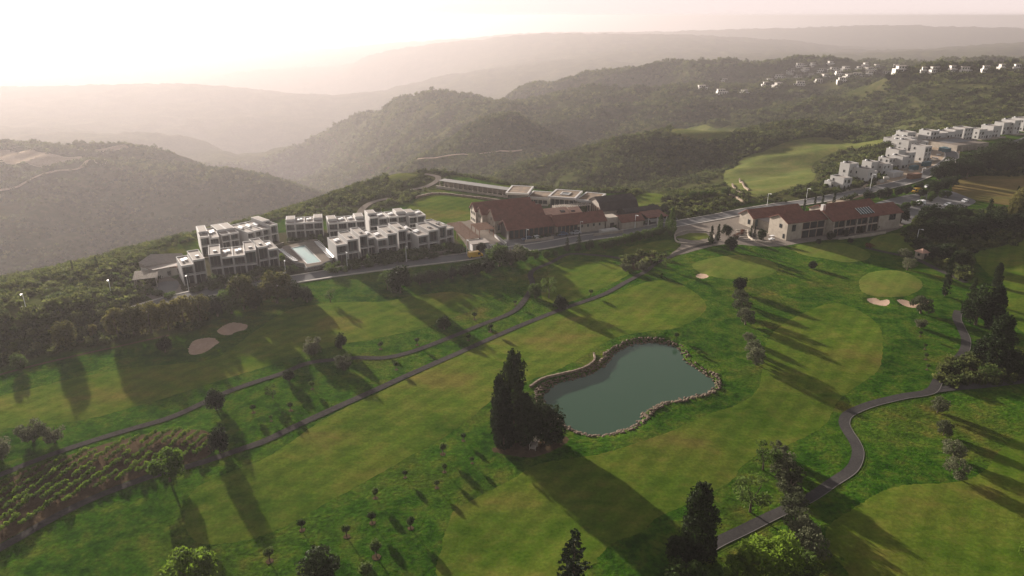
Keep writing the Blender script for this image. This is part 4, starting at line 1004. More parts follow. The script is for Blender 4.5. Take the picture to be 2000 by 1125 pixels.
# ---- vineyard
VY = gp([(-20, 950), (75, 913), (160, 886), (260, 858), (330, 846), (392, 845), (412, 862), (402, 885), (370, 898), (288, 921), (200, 953), (125, 988), (50, 1027), (0, 1053), (-20, 1062)])
d0 = (G(110, 981).xy - G(55, 1023).xy).normalized(); n0 = Vector((-d0.y, d0.x)); o0 = G(150, 950).xy
vr = random.Random(9)
vx = []
for r_ in range(-30, 31):
    for c_ in range(-70, 71):
        p = o0 + n0 * (r_ * 2.15) + d0 * (c_ * 0.95) + Vector((vr.uniform(-0.1, 0.1), vr.uniform(-0.12, 0.12)))
        if inpoly(np.array([p.x]), np.array([p.y]), VY)[0] and vnoise(np.array([p.x * 0.45]), np.array([p.y * 0.3]))[0] > 0.16: vx.append(p)
vx.sort(key=lambda p: p.length)
for p in vx[:300]:
    h0, crowns, trunk = KINDS['vine']
    e = empty('grape_vine', (p.x, p.y, float(gz(p.x, p.y)) + 0.04), vr.uniform(0, 6.28), 'low leafy grape vine in the nearer vineyard rows', 'vine', 'vines in the vineyard')
    s_ = vr.uniform(0.8, 1.1); e.scale = (s_, s_, s_ * vr.uniform(0.85, 1.15))
    link(bpy.data.objects.new('trunk', trunk), e); link(bpy.data.objects.new('crown', crowns[vr.randrange(4)]), e)
FAR_VINES = vx[300:]
print('vines', len(vx), 'trees', len([o for o in bpy.data.objects if o.get('category') == 'tree']))

# ---- scrub: uncountable bushes on the hills, instanced
def bush_proto(seed, mat, n=70):
    v, f = ball(seed, 0.5, 0.30, 0.40, 6, n, 0.13, 0.55, 0.5, 0.5)
    return bpy.data.objects.new('bush_source', mesh_of('bush_source', v, f, mat))
def scatter(name, pts, scl, protos, label, seed=0):
    r = np.random.default_rng(seed)
    me = bpy.data.meshes.new(name); me.from_pydata(pts.tolist(), [], [])
    a = me.attributes.new('size', 'FLOAT', 'POINT'); a.data.foreach_set('value', scl.astype(np.float32))
    a = me.attributes.new('turn', 'FLOAT', 'POINT'); a.data.foreach_set('value', r.uniform(0, 6.28, len(pts)).astype(np.float32))
    a = me.attributes.new('pick', 'INT', 'POINT'); a.data.foreach_set('value', r.integers(0, len(protos), len(pts)).astype(np.int32))
    o = link(bpy.data.objects.new(name, me)); o['kind'] = 'stuff'; o['label'] = label
    ng = bpy.data.node_groups.new(name, 'GeometryNodeTree')
    ng.interface.new_socket('Geometry', in_out='INPUT', socket_type='NodeSocketGeometry'); ng.interface.new_socket('Geometry', in_out='OUTPUT', socket_type='NodeSocketGeometry')
    N, L = ng.nodes, ng.links
    gi, go = N.new('NodeGroupInput'), N.new('NodeGroupOutput')
    ip = N.new('GeometryNodeInstanceOnPoints'); mp = N.new('GeometryNodeMeshToPoints')
    L.new(gi.outputs[0], mp.inputs[0]); L.new(mp.outputs[0], ip.inputs['Points'])
    gj = N.new('GeometryNodeGeometryToInstance')
    for p in protos[::-1]:
        oi = N.new('GeometryNodeObjectInfo'); oi.inputs[0].default_value = p; oi.inputs['As Instance'].default_value = True
        L.new(oi.outputs['Geometry'], gj.inputs[0])
    L.new(gj.outputs[0], ip.inputs['Instance']); ip.inputs['Pick Instance'].default_value = True
    def att(nm, ty):
        n_ = N.new('GeometryNodeInputNamedAttribute'); n_.data_type = ty; n_.inputs[0].default_value = nm
        return n_.outputs[0]
    L.new(att('pick', 'INT'), ip.inputs['Instance Index'])
    cx = N.new('ShaderNodeCombineXYZ'); L.new(att('turn', 'FLOAT'), cx.inputs[2])
    er = N.new('FunctionNodeEulerToRotation'); L.new(cx.outputs[0], er.inputs[0]); L.new(er.outputs[0], ip.inputs['Rotation'])
    L.new(att('size', 'FLOAT'), ip.inputs['Scale'])
    L.new(ip.outputs[0], go.inputs[0])
    md = o.modifiers.new('scatter', 'NODES'); md.node_group = ng
    return o
PROTO = [bush_proto(900 + i, 'leaf_scrub') for i in range(4)] + [bush_proto(950 + i, 'leaf_scrub_lush') for i in range(2)]
LUSH = [PROTO[4], PROTO[5], PROTO[0]]
def cover_at(x, y):
    a = np.arctan2(x, y); l = 0.5 * np.log(x * x + y * y)
    i = np.clip(np.searchsorted(az, a), 0, NA - 1); j = np.clip(np.searchsorted(lr, l), 0, lr.size - 1)
    return SCR[j, i]
NOBUSH = [gp(q) for q in ([(1234, 388), (1250, 378), (1280, 376), (1302, 384), (1288, 400), (1262, 408), (1238, 404)], [(1408, 345), (1440, 316), (1500, 290), (1560, 270), (1620, 266), (1750, 272), (1720, 286), (1660, 293), (1604, 312), (1590, 330), (1596, 352), (1530, 376), (1480, 389), (1436, 374)],
                          [(1308, 259), (1340, 251), (1452, 249), (1430, 264), (1395, 274), (1345, 272)], [(745, 347), (780, 337), (818, 339), (824, 347), (790, 355), (756, 355)],
                          [(-40, 305), (30, 297), (100, 300), (160, 306), (130, 318), (60, 322), (-40, 324)], [(150, 292), (230, 284), (250, 289), (200, 297)])]
TRACKS = [np.array(smooth_open(gp(q), 6)) for q in ([(-40, 385), (20, 370), (60, 352), (110, 335), (165, 322), (205, 312)], [(815, 312), (860, 308), (910, 303), (960, 299), (1025, 294)], [(640, 262), (660, 285), (700, 318), (760, 330)],
          ROAD, [(1830, 345), (1853, 332), (1900, 311), (1956, 288), (2030, 262)], [(705, 432), (702, 420), (712, 405), (728, 396), (760, 388)], [(800, 372), (830, 366), (850, 356), (855, 346), (830, 340)], [(-40, 745), (0, 732), (60, 716), (140, 697), (240, 675), (330, 655)])]
def bushes(n, r0, r1, seed, gap=0.52):
    r = np.random.default_rng(seed)
    a = r.uniform(R(-41), R(41), n); l = r.uniform(math.log(r0), math.log(r1), n)
    x, y = np.exp(l) * np.sin(a), np.exp(l) * np.cos(a)
    k = cover_at(x, y) > 0.5
    # bare patches between the clumps
    k &= (0.4 * vnoise(x / 60 + 7, y / 60) + 0.35 * vnoise(x / 23, y / 23) + 0.25 * vnoise(x / 8 + 40, y / 8)) > gap * r.uniform(0.55, 1.15, n)
    for q in NOBUSH: k &= ~inpoly(x, y, q)
    for t in TRACKS:
        idx = np.nonzero(k)[0]
        d = np.full(len(idx), 1e9)
        for s_ in range(0, len(t)):
            d = np.minimum(d, np.hypot(x[idx] - t[s_, 0], y[idx] - t[s_, 1]))
        k[idx[d < 4.2]] = False
    x, y = x[k], y[k]
    return x, y, np.hypot(x, y), r
x, y, d, r = bushes(190000, 330, 2000, 1)
sz = d * 0.0031 * (0.4 + 2.0 * r.random(len(d)) ** 2.4) + 0.9
scatter('hill_scrub', np.stack([x, y, gz(x, y) - 0.05 * sz], 1), sz, PROTO, 'mass of low maquis bushes covering the hills beyond the resort', 1)
x, y, d, r = bushes(26000, 165, 340, 2, 0.3)
sz = 1.0 + 2.6 * r.random(len(d)) ** 1.6
scatter('bank_scrub', np.stack([x, y, gz(x, y) - 0.05 * sz], 1), sz, LUSH, 'dense scrub on the banks and rims round the course', 2)
if FAR_VINES:
    fp = np.array([(p.x, p.y) for p in FAR_VINES])
    vp = [bpy.data.objects.new('vine_source', m_) for m_ in KINDS['vine'][1]]
    scatter('far_vines', np.column_stack([fp, gz(fp[:, 0], fp[:, 1])]), rng.uniform(0.8, 1.1, len(fp)), vp, 'leafy vines in the farther rows of the vineyard', 5)
print('scrub', len(d))

# ------------------------------------------------------------------ buildings
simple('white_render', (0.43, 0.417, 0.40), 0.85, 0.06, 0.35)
simple('pale_stone', (0.31, 0.27, 0.22), 0.9, 0.18, 0.6, bump=0.35, bscale=2.0)
simple('roof_gravel', (0.23, 0.20, 0.175), 0.95, 0.12, 1.2)
simple('white_metal', (0.70, 0.70, 0.70), 0.5, 0.03)
simple('dark_timber', (0.035, 0.026, 0.022), 0.8, 0.25, 1.0)
simple('brown_timber', (0.17, 0.085, 0.048), 0.85, 0.25, 1.2)
simple('grey_timber', (0.30, 0.26, 0.22), 0.9, 0.2, 1.5)
simple('concrete_wall', (0.40, 0.38, 0.35), 0.9, 0.12, 0.5)
simple('range_roof', (0.13, 0.125, 0.12), 0.9, 0.15)
simple('dark_metal', (0.10, 0.10, 0.10), 0.6, 0.1)
simple('window_glass', (0.018, 0.024, 0.026), 0.12, 0.2, 0.7, spec=0.5)
simple('teal_glass', (0.030, 0.052, 0.052), 0.12, 0.2, 0.7, spec=0.5)
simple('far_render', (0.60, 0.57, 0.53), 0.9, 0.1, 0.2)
simple('dry_roof_grass', (0.13, 0.085, 0.045), 0.95, 0.5, 0.5, bump=0.8, bscale=2.0)
simple('terracotta_pale', (0.44, 0.27, 0.20), 0.9, 0.12, 0.8)
def tiles(name, col, sc_=5.0):
    m, N, L = nodes(name)
    out = N.new('ShaderNodeOutputMaterial'); bs = N.new('ShaderNodeBsdfPrincipled'); bs.inputs['Roughness'].default_value = 0.85; bs.inputs['Specular IOR Level'].default_value = 0.2
    tc = N.new('ShaderNodeTexCoord'); wv = N.new('ShaderNodeTexWave'); wv.wave_type = 'BANDS'; wv.bands_direction = 'X'; wv.inputs['Scale'].default_value = sc_ / 6.28 * 3; wv.inputs['Distortion'].default_value = 0.6
    nz = N.new('ShaderNodeTexNoise'); nz.inputs['Scale'].default_value = 0.6; nz.inputs['Detail'].default_value = 7; nz.inputs['Roughness'].default_value = 0.7
    r = ramp_node(N, [(0.3, tuple(c * 0.68 for c in col)), (0.5, col), (0.72, tuple(min(1, c * 1.35) for c in col))])
    bp = N.new('ShaderNodeBump'); bp.inputs['Strength'].default_value = 0.6; bp.inputs['Distance'].default_value = 0.08
    L.new(tc.outputs['Object'], wv.inputs['Vector']); L.new(tc.outputs['Object'], nz.inputs['Vector']); L.new(nz.outputs[0], r.inputs[0]); L.new(r.outputs[0], bs.inputs['Base Color'])
    L.new(wv.outputs[0], bp.inputs['Height']); L.new(bp.outputs[0], bs.inputs['Normal']); L.new(bs.outputs[0], out.inputs[0]); MATS[name] = m
tiles('red_tile', (0.150, 0.058, 0.040))
tiles('dark_tile', (0.040, 0.032, 0.030))

def frame2(pL, pR):
    a, b = Vector(FL(*pL)), Vector(FL(*pR))
    return a, math.atan2(b.y - a.y, b.x - a.x), (b - a).length
def window(parent, x0, x1, y, z0, z1, side='front', mat='window_glass', fr='dark_metal', t=0.07):
    """pane set in a frame on a wall face; side front (-y), left (-x at x=y arg), right, back"""
    if side == 'front':
        w = boxo('window', fr, parent, x0, x1, y - t, y + 0.02, z0, z1)
        boxo('pane', mat, w, x0 + 0.09, x1 - 0.09, y - t - 0.02, y - t + 0.01, z0 + 0.09, z1 - 0.09)
    elif side == 'left':
        w = boxo('window', fr, parent, y - t, y + 0.02, x0, x1, z0, z1)
        boxo('pane', mat, w, y - t - 0.02, y - t + 0.01, x0 + 0.09, x1 - 0.09, z0 + 0.09, z1 - 0.09)
    else:
        w = boxo('window', fr, parent, y - 0.02, y + t, x0, x1, z0, z1)
        boxo('pane', mat, w, y + t - 0.01, y + t + 0.02, x0 + 0.09, x1 - 0.09, z0 + 0.09, z1 - 0.09)
    return w
br = random.Random(31)
def villa(pL, pR, mods, label, depth=11.0, back=None, group='terraced villas', low=6.8, tall=8.2, z0=-0.4):
    a, ang, w = frame2(pL, pR)
    e = empty('villa_block', (a.x, a.y, z0), ang, label, 'house', group)
    n = len(mods); mw = w / n
    wall = MB()
    for i, m_ in enumerate(mods):
        x0, x1 = i * mw, (i + 1) * mw
        top = tall if m_ == 'T' else low
        yo = 0.0 if m_ == 'T' else 0.35
        # closed rear body of the module
        boxo('wall', 'white_render', e, x0 + 0.02, x1 - 0.02, 1.5 + yo, depth, -1.0, top - 0.32)
        # fins either side of the recessed front
        boxo('fin_wall', 'white_render', e, x0 + 0.03, x0 + 0.24, yo, 1.5 + yo, -1.0, top - 0.32)
        boxo('fin_wall', 'white_render', e, x1 - 0.24, x1 - 0.03, yo, 1.5 + yo, -1.0, top - 0.32)
        boxo('floor_slab', 'white_render', e, x0 + 0.24, x1 - 0.24, yo - 0.05, 1.5 + yo, 3.45, 3.85)
        rs = boxo('roof_slab', 'white_render', e, x0 + 0.01, x1 - 0.01, yo - 0.12, depth + 0.1, top - 0.32, top)
        # parapet and gravel
        pb = MB(); t = 0.16
        pb.box(x0 + 0.01, x1 - 0.01, yo - 0.12, yo + t, top, top + 0.3); pb.box(x0 + 0.01, x1 - 0.01, depth - t, depth + 0.1, top, top + 0.3)
        pb.box(x0 + 0.01, x0 + t, yo + t, depth - t, top, top + 0.3); pb.box(x1 - t, x1 - 0.01, yo + t, depth - t, top, top + 0.3)
        pb.build('parapet', 'white_render', rs)
        boxo('roof_gravel', 'roof_gravel', rs, x0 + t, x1 - t, yo + t, depth - t, top, top + 0.06)
        if m_ == 'L':
            for k in range(2):
                boxo('skylight', 'white_metal', rs, x0 + mw * (0.24 + 0.3 * k), x0 + mw * (0.48 + 0.3 * k), depth * (0.45 + 0.08 * k), depth * (0.66 + 0.08 * k), top + 0.06, top + 0.5)
        else:
            boxo('roof_unit', 'dark_metal', rs, x0 + mw * 0.4, x0 + mw * 0.7, depth * 0.3, depth * 0.42, top + 0.06, top + 0.4)
        if back and back[i] > 0:
            bk = boxo('rear_storey', 'white_render', e, x0 + 0.04, x1 - 0.04, depth * 0.38, depth + 0.16, top + 0.02, top + back[i] * 0.6)
            boxo('roof_gravel', 'roof_gravel', bk, x0 + 0.35, x1 - 0.35, depth * 0.38 + 0.3, depth - 0.2, top + back[i] * 0.6, top + back[i] * 0.6 + 0.05)
        # glazing, three leaves upstairs, two downstairs
        gx0, gx1 = x0 + 0.24, x1 - 0.24
        for k in range(3):
            q0 = gx0 + (gx1 - gx0) * k / 3; q1 = gx0 + (gx1 - gx0) * (k + 1) / 3
            boxo('pane', br.choice(['window_glass', 'teal_glass', 'window_glass']), e, q0 + 0.05, q1 - 0.05, 1.36 + yo, 1.44 + yo, 3.9, top - 0.4)
            if k: boxo('mullion', 'dark_metal', e, q0 - 0.05, q0 + 0.05, 1.33 + yo, 1.47 + yo, 3.86, top - 0.33)
        for k in range(2):
            q0 = gx0 + (gx1 - gx0) * k / 2; q1 = gx0 + (gx1 - gx0) * (k + 1) / 2
            boxo('pane', 'window_glass', e, q0 + 0.05, q1 - 0.05, 1.36 + yo, 1.44 + yo, 0.1, 3.4)
        # balcony rail
        rl = MB().box(gx0, gx1, yo + 0.02, yo + 0.06, 3.86, 4.0).box(gx0, gx1, yo + 0.02, yo + 0.06, 4.75, 4.8)
        for k in range(5):
            q = gx0 + (gx1 - gx0) * k / 4; rl.box(q - 0.02, q + 0.02, yo + 0.02, yo + 0.06, 3.86, 4.8)
        rl.build('balcony_rail', 'dark_metal', e)
        if br.random() < 0.5:
            boxo('chair', 'white_metal', e, x0 + 1.0, x0 + 1.6, yo + 0.4, yo + 1.0, 0.05, 0.5) if False else None
    boxo('terrace', 'paving', e, 0.0, w, -2.6, -0.02, -0.6, 0.12)
    boxo('garden_wall', 'pale_stone', e, 0.0, w, -3.0, -2.62, -0.8, 0.65)
    return e
villa((361, 559), (407, 551), 'LT', 'end block of the lower villas, beside the driveway')
villa((414, 544), (506, 533), 'TLLT', 'four bay white villa block in the lower row, left of the pool')
villa((509, 528), (548, 521), 'TL', 'two bay villa block of the lower row next to the pool')
villa((396, 500), (433, 495), 'TL', 'first rear villa block at the valley side, near the sloping annex', 14, [1.2, 0], z0=-0.3, low=6.2, tall=7.0)
villa((437, 491), (471, 485), 'LL', 'second rear villa block at the valley side', 14, [1.3, 1.3], z0=-0.3, low=6.2, tall=7.0)
villa((488, 486), (546, 472), 'LLLT', 'four bay rear villa block left of the pool', 14, [0, 0, 0, 1.3], z0=-0.3, low=6.2, tall=7.0)
villa((561, 469), (633, 464), 'LLLL', 'rear villa block right behind the pool', 9, [1.6, 0, 0, 1.6], z0=-0.4, low=6.5, tall=7.2)
villa((645, 468), (716, 461), 'LLLL', 'rear villa block between the pool and the practice lawn', 9, [1.6, 0, 0, 1.6], z0=-0.4, low=6.5, tall=7.2)
villa((724, 459), (759, 455), 'TL', 'rear villa block behind the middle of the upper row', 9, [1.5, 0], z0=-0.4, low=6.5, tall=7.2)
villa((762, 455), (797, 451), 'LL', 'rear villa block with twin raised roofs', 9, [0, 1.9], z0=-0.4, low=6.5, tall=7.2)
villa((801, 454), (833, 450), 'LL', 'last rear villa block beside the practice lawn', 9, [1.7, 0], z0=-0.4, low=6.5, tall=7.2)
villa((660, 516), (703, 509), 'LT', 'first upper villa block, right of the pool wall')
villa((705, 503), (737, 498), 'TL', 'second upper villa block from the pool')
villa((740, 503), (778, 497), 'LT', 'third upper villa block from the pool')
villa((780, 492), (813, 487), 'TL', 'fourth upper villa block from the pool')
villa((819, 496), (858, 489), 'LT', 'fifth upper villa block from the pool')
villa((859, 484), (888, 478), 'TL', 'last upper villa block, next to the hotel pergola')
# sloping annex behind the end block
a, ang, w = frame2((324, 548), (398, 528))
e = empty('annex', (a.x, a.y, 0), ang, 'grey-white annex with folded sloping roofs behind the end villa', 'house')
wb = MB(); wb.prism([(-2, 3), (10, 2.2), (11.5, 11), (2.5, 13.5), (-3, 10)], -4, lambda x, y: 3.2 - 0.05 * x); wb.build('wall', 'concrete_wall', e)
MB().prism([(-2.3, 2.7), (10.3, 1.9), (10.8, 6.5), (-2.6, 7)], lambda x, y: 3.22 - 0.05 * x, lambda x, y: 3.5 - 0.05 * x).build('roof', 'roof_gravel', e)
MB().prism([(-2.6, 7.02), (10.8, 6.52), (11.8, 11.3), (2.5, 13.9), (-3.3, 10)], lambda x, y: 3.22 - 0.05 * x, lambda x, y: 3.9 + (y - 7) * 0.25 - 0.08 * x).build('upper_roof', 'roof_gravel', e)
for k in range(3): window(e, 2 + k * 3.4, 3.2 + k * 3.4, 2.62 - 0.06 * k, 0.6, 2.0)

def slats(parent, u0, u1, v0, v1, z, n, axis='u', mat='grey_timber', beam=0.12, name='slat'):
    me = None
    for i in range(n):
        f = (i + 0.5) / n
        if axis == 'u':
            q = u0 + (u1 - u0) * f; boxo(name, mat, parent, q - beam, q + beam, v0, v1, z, z + 0.2)
        else:
            q = v0 + (v1 - v0) * f; boxo(name, mat, parent, u0, u1, q - beam, q + beam, z, z + 0.2)
def pergola(O, ang, u0, u1, v0, v1, h, n, axis, label, mat='grey_timber', z0=0.0, nposts=3, name='pergola'):
    e = empty(name, (O[0], O[1], z0), ang, label, 'pergola')
    for f in range(nposts):
        for uu in (u0 + 0.2, u1 - 0.2):
            v = v0 + 0.2 + (v1 - v0 - 0.4) * f / (nposts - 1); boxo('post', mat, e, uu - 0.14, uu + 0.14, v - 0.14, v + 0.14, -0.4, h - 0.02)
    for uu in (u0 + 0.2, u1 - 0.2): boxo('beam', mat, e, uu - 0.12, uu + 0.12, v0, v1, h - 0.01, h + 0.24)
    if axis == 'u':
        for vv in (v0 + 0.3, v1 - 0.3): boxo('beam', mat, e, u0, u1, vv - 0.1, vv + 0.1, h + 0.25, h + 0.42)
    slats(e, u0 - 0.3, u1 + 0.3, v0, v1, h + 0.45 if axis == 'u' else h + 0.26, n, axis, mat)
    return e
A22 = R(22)
Op = FL(264, 566)
pergola(Op, A22, 0, 6.5, 0, 9, 2.8, 9, 'v', 'pale slatted pergola at the end of the villa driveway', 'grey_timber')
pergola(FL(293, 545), A22, 0, 12, 0, 2.6, 2.6, 14, 'u', 'narrow brown pergola over the villa parking bays', 'brown_timber')

# ---- hotel
OH = FL(1006, 468)
def gable(parent, u0, u1, v0, v1, he, hr, wallm, roofm, z0=-0.6, over=0.45, windows=(), thick=0.22, gambrel=None):
    vm = (v0 + v1) / 2
    prof = [(v0, he), (vm, hr), (v1, he)] if not gambrel else [(v0, he), (v0 + (v1 - v0) * 0.16, he + (hr - he) * gambrel), (vm, hr), (v1 - (v1 - v0) * 0.16, he + (hr - he) * gambrel), (v1, he)]
    poly = [(v0, z0)] + prof + [(v1, z0)]
    n = len(poly)
    V = [(u0, v, z) for v, z in poly] + [(u1, v, z) for v, z in poly]
    # faces: outline seen from -u and +u, sides, no roof faces (the roof slabs close it)
    F = [tuple(range(n)), tuple(range(2 * n - 1, n - 1, -1))] + [(i, (i + 1) % n + 0, (i + 1) % n + n, i + n)[::-1] for i in (0, n - 2, n - 1)]
    wall = mesh_obj('wall', V, F, wallm, parent)
    rb = MB()
    for i in range(len(prof) - 1):
        (va, za), (vb, zb) = prof[i], prof[i + 1]
        d = Vector((vb - va, zb - za)).normalized(); nn = Vector((-d.y, d.x)) * thick
        if i == 0: va -= over * d.x; za -= over * d.y
        if i == len(prof) - 2: vb += over * d.x; zb += over * d.y
        g = 0.01
        c = [(va, za + g), (vb, zb + g), (vb + nn.x, zb + nn.y + g), (va + nn.x, za + nn.y + g)]
        rb.quadmesh([(u0 - over, v, z) for v, z in c] + [(u1 + over, v, z) for v, z in c], [(0, 1, 2, 3)[::1], (7, 6, 5, 4), (0, 4, 5, 1), (1, 5, 6, 2), (2, 6, 7, 3), (3, 7, 4, 0)])
    roof = rb.build('roof', roofm, parent)
    return wall, roof
h = empty('hotel', (OH[0], OH[1], 0), A22, 'long stone hotel under red tiled gable roofs', 'hotel')
w_, r_ = gable(h, -7, 18, 25.3, 32, 5.6, 8.4, 'pale_stone', 'red_tile')
for k in range(3): window(w_, 26.2 + k * 1.9, 27.1 + k * 1.9, -7, 3.6, 4.9, 'left'); window(w_, 26.2 + k * 1.9, 27.1 + k * 1.9, -7, 0.9, 2.1, 'left')
w_, r_ = gable(h, -6.2, 17.5, 19.8, 25.2, 5.6, 8.0, 'pale_stone', 'red_tile')
for k in range(2): window(w_, 20.8 + k * 2.0, 21.7 + k * 2.0, -6.2, 3.6, 4.9, 'left'); window(w_, 20.8 + k * 2.0, 21.7 + k * 2.0, -6.2, 0.9, 2.1, 'left')
w_, r_ = gable(h, -4.0, 17.0, 11.0, 19.6, 5.2, 8.6, 'pale_stone', 'red_tile')
window(w_, 14.8, 15.7, -4, 4.2, 5.4, 'left'); window(w_, 12.2, 13.1, -4, 1.2, 2.6, 'left'); window(w_, 17, 17.9, -4, 1.2, 2.6, 'left')
for k in range(2): window(w_, -3 + k * 1.6, -2 + k * 1.6, 11.0, 1.0, 3.6)
w_, r_ = gable(h, -2.5, 16.5, 0.5, 8.5, 4.2, 6.9, 'dark_timber', 'red_tile', over=0.9)
for k in range(9):
    window(w_, -2.2 + k * 2.05, -0.35 + k * 2.05, 0.5, 0.4, 3.7, fr='brown_timber')
w_, r_ = gable(h, 17.0, 38, -1.3, 6.7, 4.2, 7.0, 'pale_stone', 'red_tile', over=0.8)
for k in range(5): window(w_, 17.3 + k * 1.75, 18.9 + k * 1.75, -1.3, 0.3, 3.6, fr='brown_timber')
for k in range(4): window(w_, 27.5 + k * 2.6, 28.3 + k * 2.6, -1.3, 2.2, 3.3)
boxo('door', 'dark_timber', w_, 25.9, 27.0, -1.38, -1.28, 0.0, 2.6)
# pale low roofs of the court
for i, (u0, u1, v0, v1) in enumerate([(17.6, 22.8, 9.2, 19.5), (22.9, 28, 9.4, 19.0), (28.1, 33, 8.2, 16.5)]):
    gable(h, u0, u1, v0, v1, 5.0, 6.7, 'pale_stone', 'terracotta_pale', over=0.1)
boxo('roof_hatch', 'dark_timber', h, 24.4, 26.2, 10.4, 12.0, 5.6, 6.3)
boxo('roof_hatch', 'dark_timber', h, 28.6, 30.2, 9.4, 10.8, 5.6, 6.2)
# small red ended wing
w_, r_ = gable(h, 44.5, 54.5, -3.6, 3.6, 3.1, 5.0, 'pale_stone', 'red_tile')
MB().prism([(48 + 1.3 * math.cos(t), 0) for t in ()] or [(44.4, -1.0), (44.4, 1.0), (44.5, 1.0), (44.5, -1.0)], 0, 2.4).build('door', 'dark_timber', w_)
boxo('entrance_wall', 'pale_stone', h, 38.9, 44.3, -1.0, 4.0, -0.5, 4.8)
boxo('door', 'dark_timber', h, 40.6, 42.4, -1.1, -0.98, 0, 2.6)
# low garden wall in front
boxo('garden_wall', 'pale_stone', h, 2, 14, -5.2, -4.8, -0.5, 1.1)
boxo('garden_wall', 'pale_stone', h, 30, 43, -7.6, -7.2, -0.5, 1.1)
boxo('planter', 'concrete_wall', h, 34, 41, -6.9, -3.8, -0.5, 1.5)

# dark barn
b = empty('barn', (OH[0], OH[1], 0), A22, 'black roofed timber barn at the end of the hotel', 'barn')
w_, r_ = gable(b, 44.5, 62, 13.5, 25.5, 3.6, 8.2, 'grey_timber', 'dark_tile', gambrel=0.62)
for k in range(6): boxo('plank', 'brown_timber', w_, 44.36, 44.48, 14.4 + k * 1.75, 15.2 + k * 1.75, 0, 4.6)
gable(b, 52, 60, 5.2, 12.6, 2.6, 4.9, 'dark_timber', 'dark_tile', gambrel=0.6)
gable(b, 60.5, 68.5, 5.2, 12.6, 2.6, 4.9, 'dark_timber', 'dark_tile', gambrel=0.6)
# open red roofed pavilion
p = empty('pavilion', (OH[0], OH[1], 0), A22, 'open pavilion under a flat red roof next to the hotel end', 'pavilion')
MB().prism([(57, -3), (66.5, -3), (66.5, 4.2), (57, 4.2)], lambda x, y: 3.3 + (y + 3) * 0.12, lambda x, y: 3.55 + (y + 3) * 0.12).build('roof', 'red_tile', p)
for u in (57.4, 61.7, 66.1):
    for v in (-2.6, 3.8): boxo('post', 'white_render', p, u - 0.18, u + 0.18, v - 0.18, v + 0.18, -0.5, 3.28 + (v + 2.8) * 0.12)
boxo('counter', 'white_render', p, 58, 65, 1.6, 2.6, 0, 1.1)
# pergola roof over the court
pergola(OH, A22, 27, 43, 20, 25, 4.4, 17, 'u', 'long slatted court pergola with white fascia behind the red roofs', 'grey_timber')
pergola(OH, A22, -20.5, -15, -3, 21, 2.9, 22, 'v', 'long brown slatted pergola between the villas and the hotel yard', 'brown_timber')
pergola(OH, A22, -12.2, -6.0, 6.5, 16.5, 2.9, 12, 'v', 'short brown slatted pergola over the hotel yard ramp', 'brown_timber')
e = empty('gatehouse', (OH[0], OH[1], 0), A22, 'small flat roofed white gatehouse at the road end of the pergola', 'house')
boxo('wall', 'white_render', e, -20, -13.8, -8.4, -3.6, -0.5, 2.7); boxo('roof', 'roof_gravel', e, -20.3, -13.5, -8.7, -3.3, 2.72, 3.0); boxo('door', 'dark_timber', e, -18.6, -17.5, -8.5, -8.38, 0, 2.1)
for u0, v0, u1, v1, lab in [(-12.9, -8, -12.5, 6, 'low white wall along the ramp beside the pergola'), (-6.2, -6, -5.8, 6, 'low white wall on the far side of the ramp')]:
    e = boxo('ramp_wall', 'white_render', None, u0, u1, v0, v1, -0.5, 1.2, label=lab, cat='wall'); e.location = (OH[0], OH[1], 0); e.rotation_euler = (0, 0, A22)

# square blocks with planted roofs
def planted(corners, zt, label, z_over=0.8, atrium=None, wallm='dark_timber', shift=0.0):
    P = [Vector(FL(x, y, zt)) for x, y in corners]
    # square it up: a, b, d define the block
    a_, b_, d_ = P[0], P[1], P[3]
    ang = math.atan2((d_ - a_).y, (d_ - a_).x); W_ = (d_ - a_).length; D_ = abs((b_ - a_).dot(Vector((-math.sin(ang), math.cos(ang)))))
    e = empty('planted_roof_block', (a_.x, a_.y, 0), ang, label, 'building')
    boxo('wall', wallm, e, 0.9, W_ - 0.9, 0.9, D_ - 0.9, -0.6, zt - 0.9)
    pb = MB(); t = 0.75
    if atrium: pass
    for q in ((0, W_, 0, t), (0, W_, D_ - t, D_), (0, t, t, D_ - t), (W_ - t, W_, t, D_ - t)): pb.box(q[0], q[1], q[2], q[3], zt - 0.9, zt)
    rf = pb.build('roof_frame', 'white_render', e)
    boxo('roof_planting', 'dry_roof_grass', rf, t, W_ - t, t, D_ - t, zt - 0.88, zt - 0.16)
    if atrium:
        a0, a1 = 0.33, 0.67; pb = MB(); t = 0.5
        x0, x1, y0, y1 = W_ * a0, W_ * a1, D_ * a0, D_ * a1
        for q in ((x0, x1, y0, y0 + t), (x0, x1, y1 - t, y1), (x0, x0 + t, y0 + t, y1 - t), (x1 - t, x1, y0 + t, y1 - t)): pb.box(q[0], q[1], q[2], q[3], zt - 0.2, zt + 0.15)
        pb.build('atrium_frame', 'white_render', rf); boxo('atrium_glass', 'window_glass', rf, x0 + t, x1 - t, y0 + t, y1 - t, zt - 0.2, zt - 0.05)
    n = max(3, int(W_ / 2.2))
    for k in range(n):
        q0 = 0.9 + (W_ - 1.8) * k / n; boxo('pane', 'window_glass', e, q0 + 0.12, q0 + (W_ - 1.8) / n - 0.12, 0.82, 0.88, 1.0, zt - 1.4)
    return e, W_, D_
planted([(987, 376), (1006, 362), (1049, 365), (1032, 378)], 6.6, 'dark square block with dry grass roof, left of three')
planted([(1070, 383), (1086, 369), (1137, 372), (1124, 387)], 6.6, 'planted roof block with a square roof atrium, middle of three', atrium=True, wallm='concrete_wall')
planted([(1124, 389), (1140, 374), (1178, 377), (1164, 393)], 5.8, 'planted roof block beside the black barn', wallm='concrete_wall')
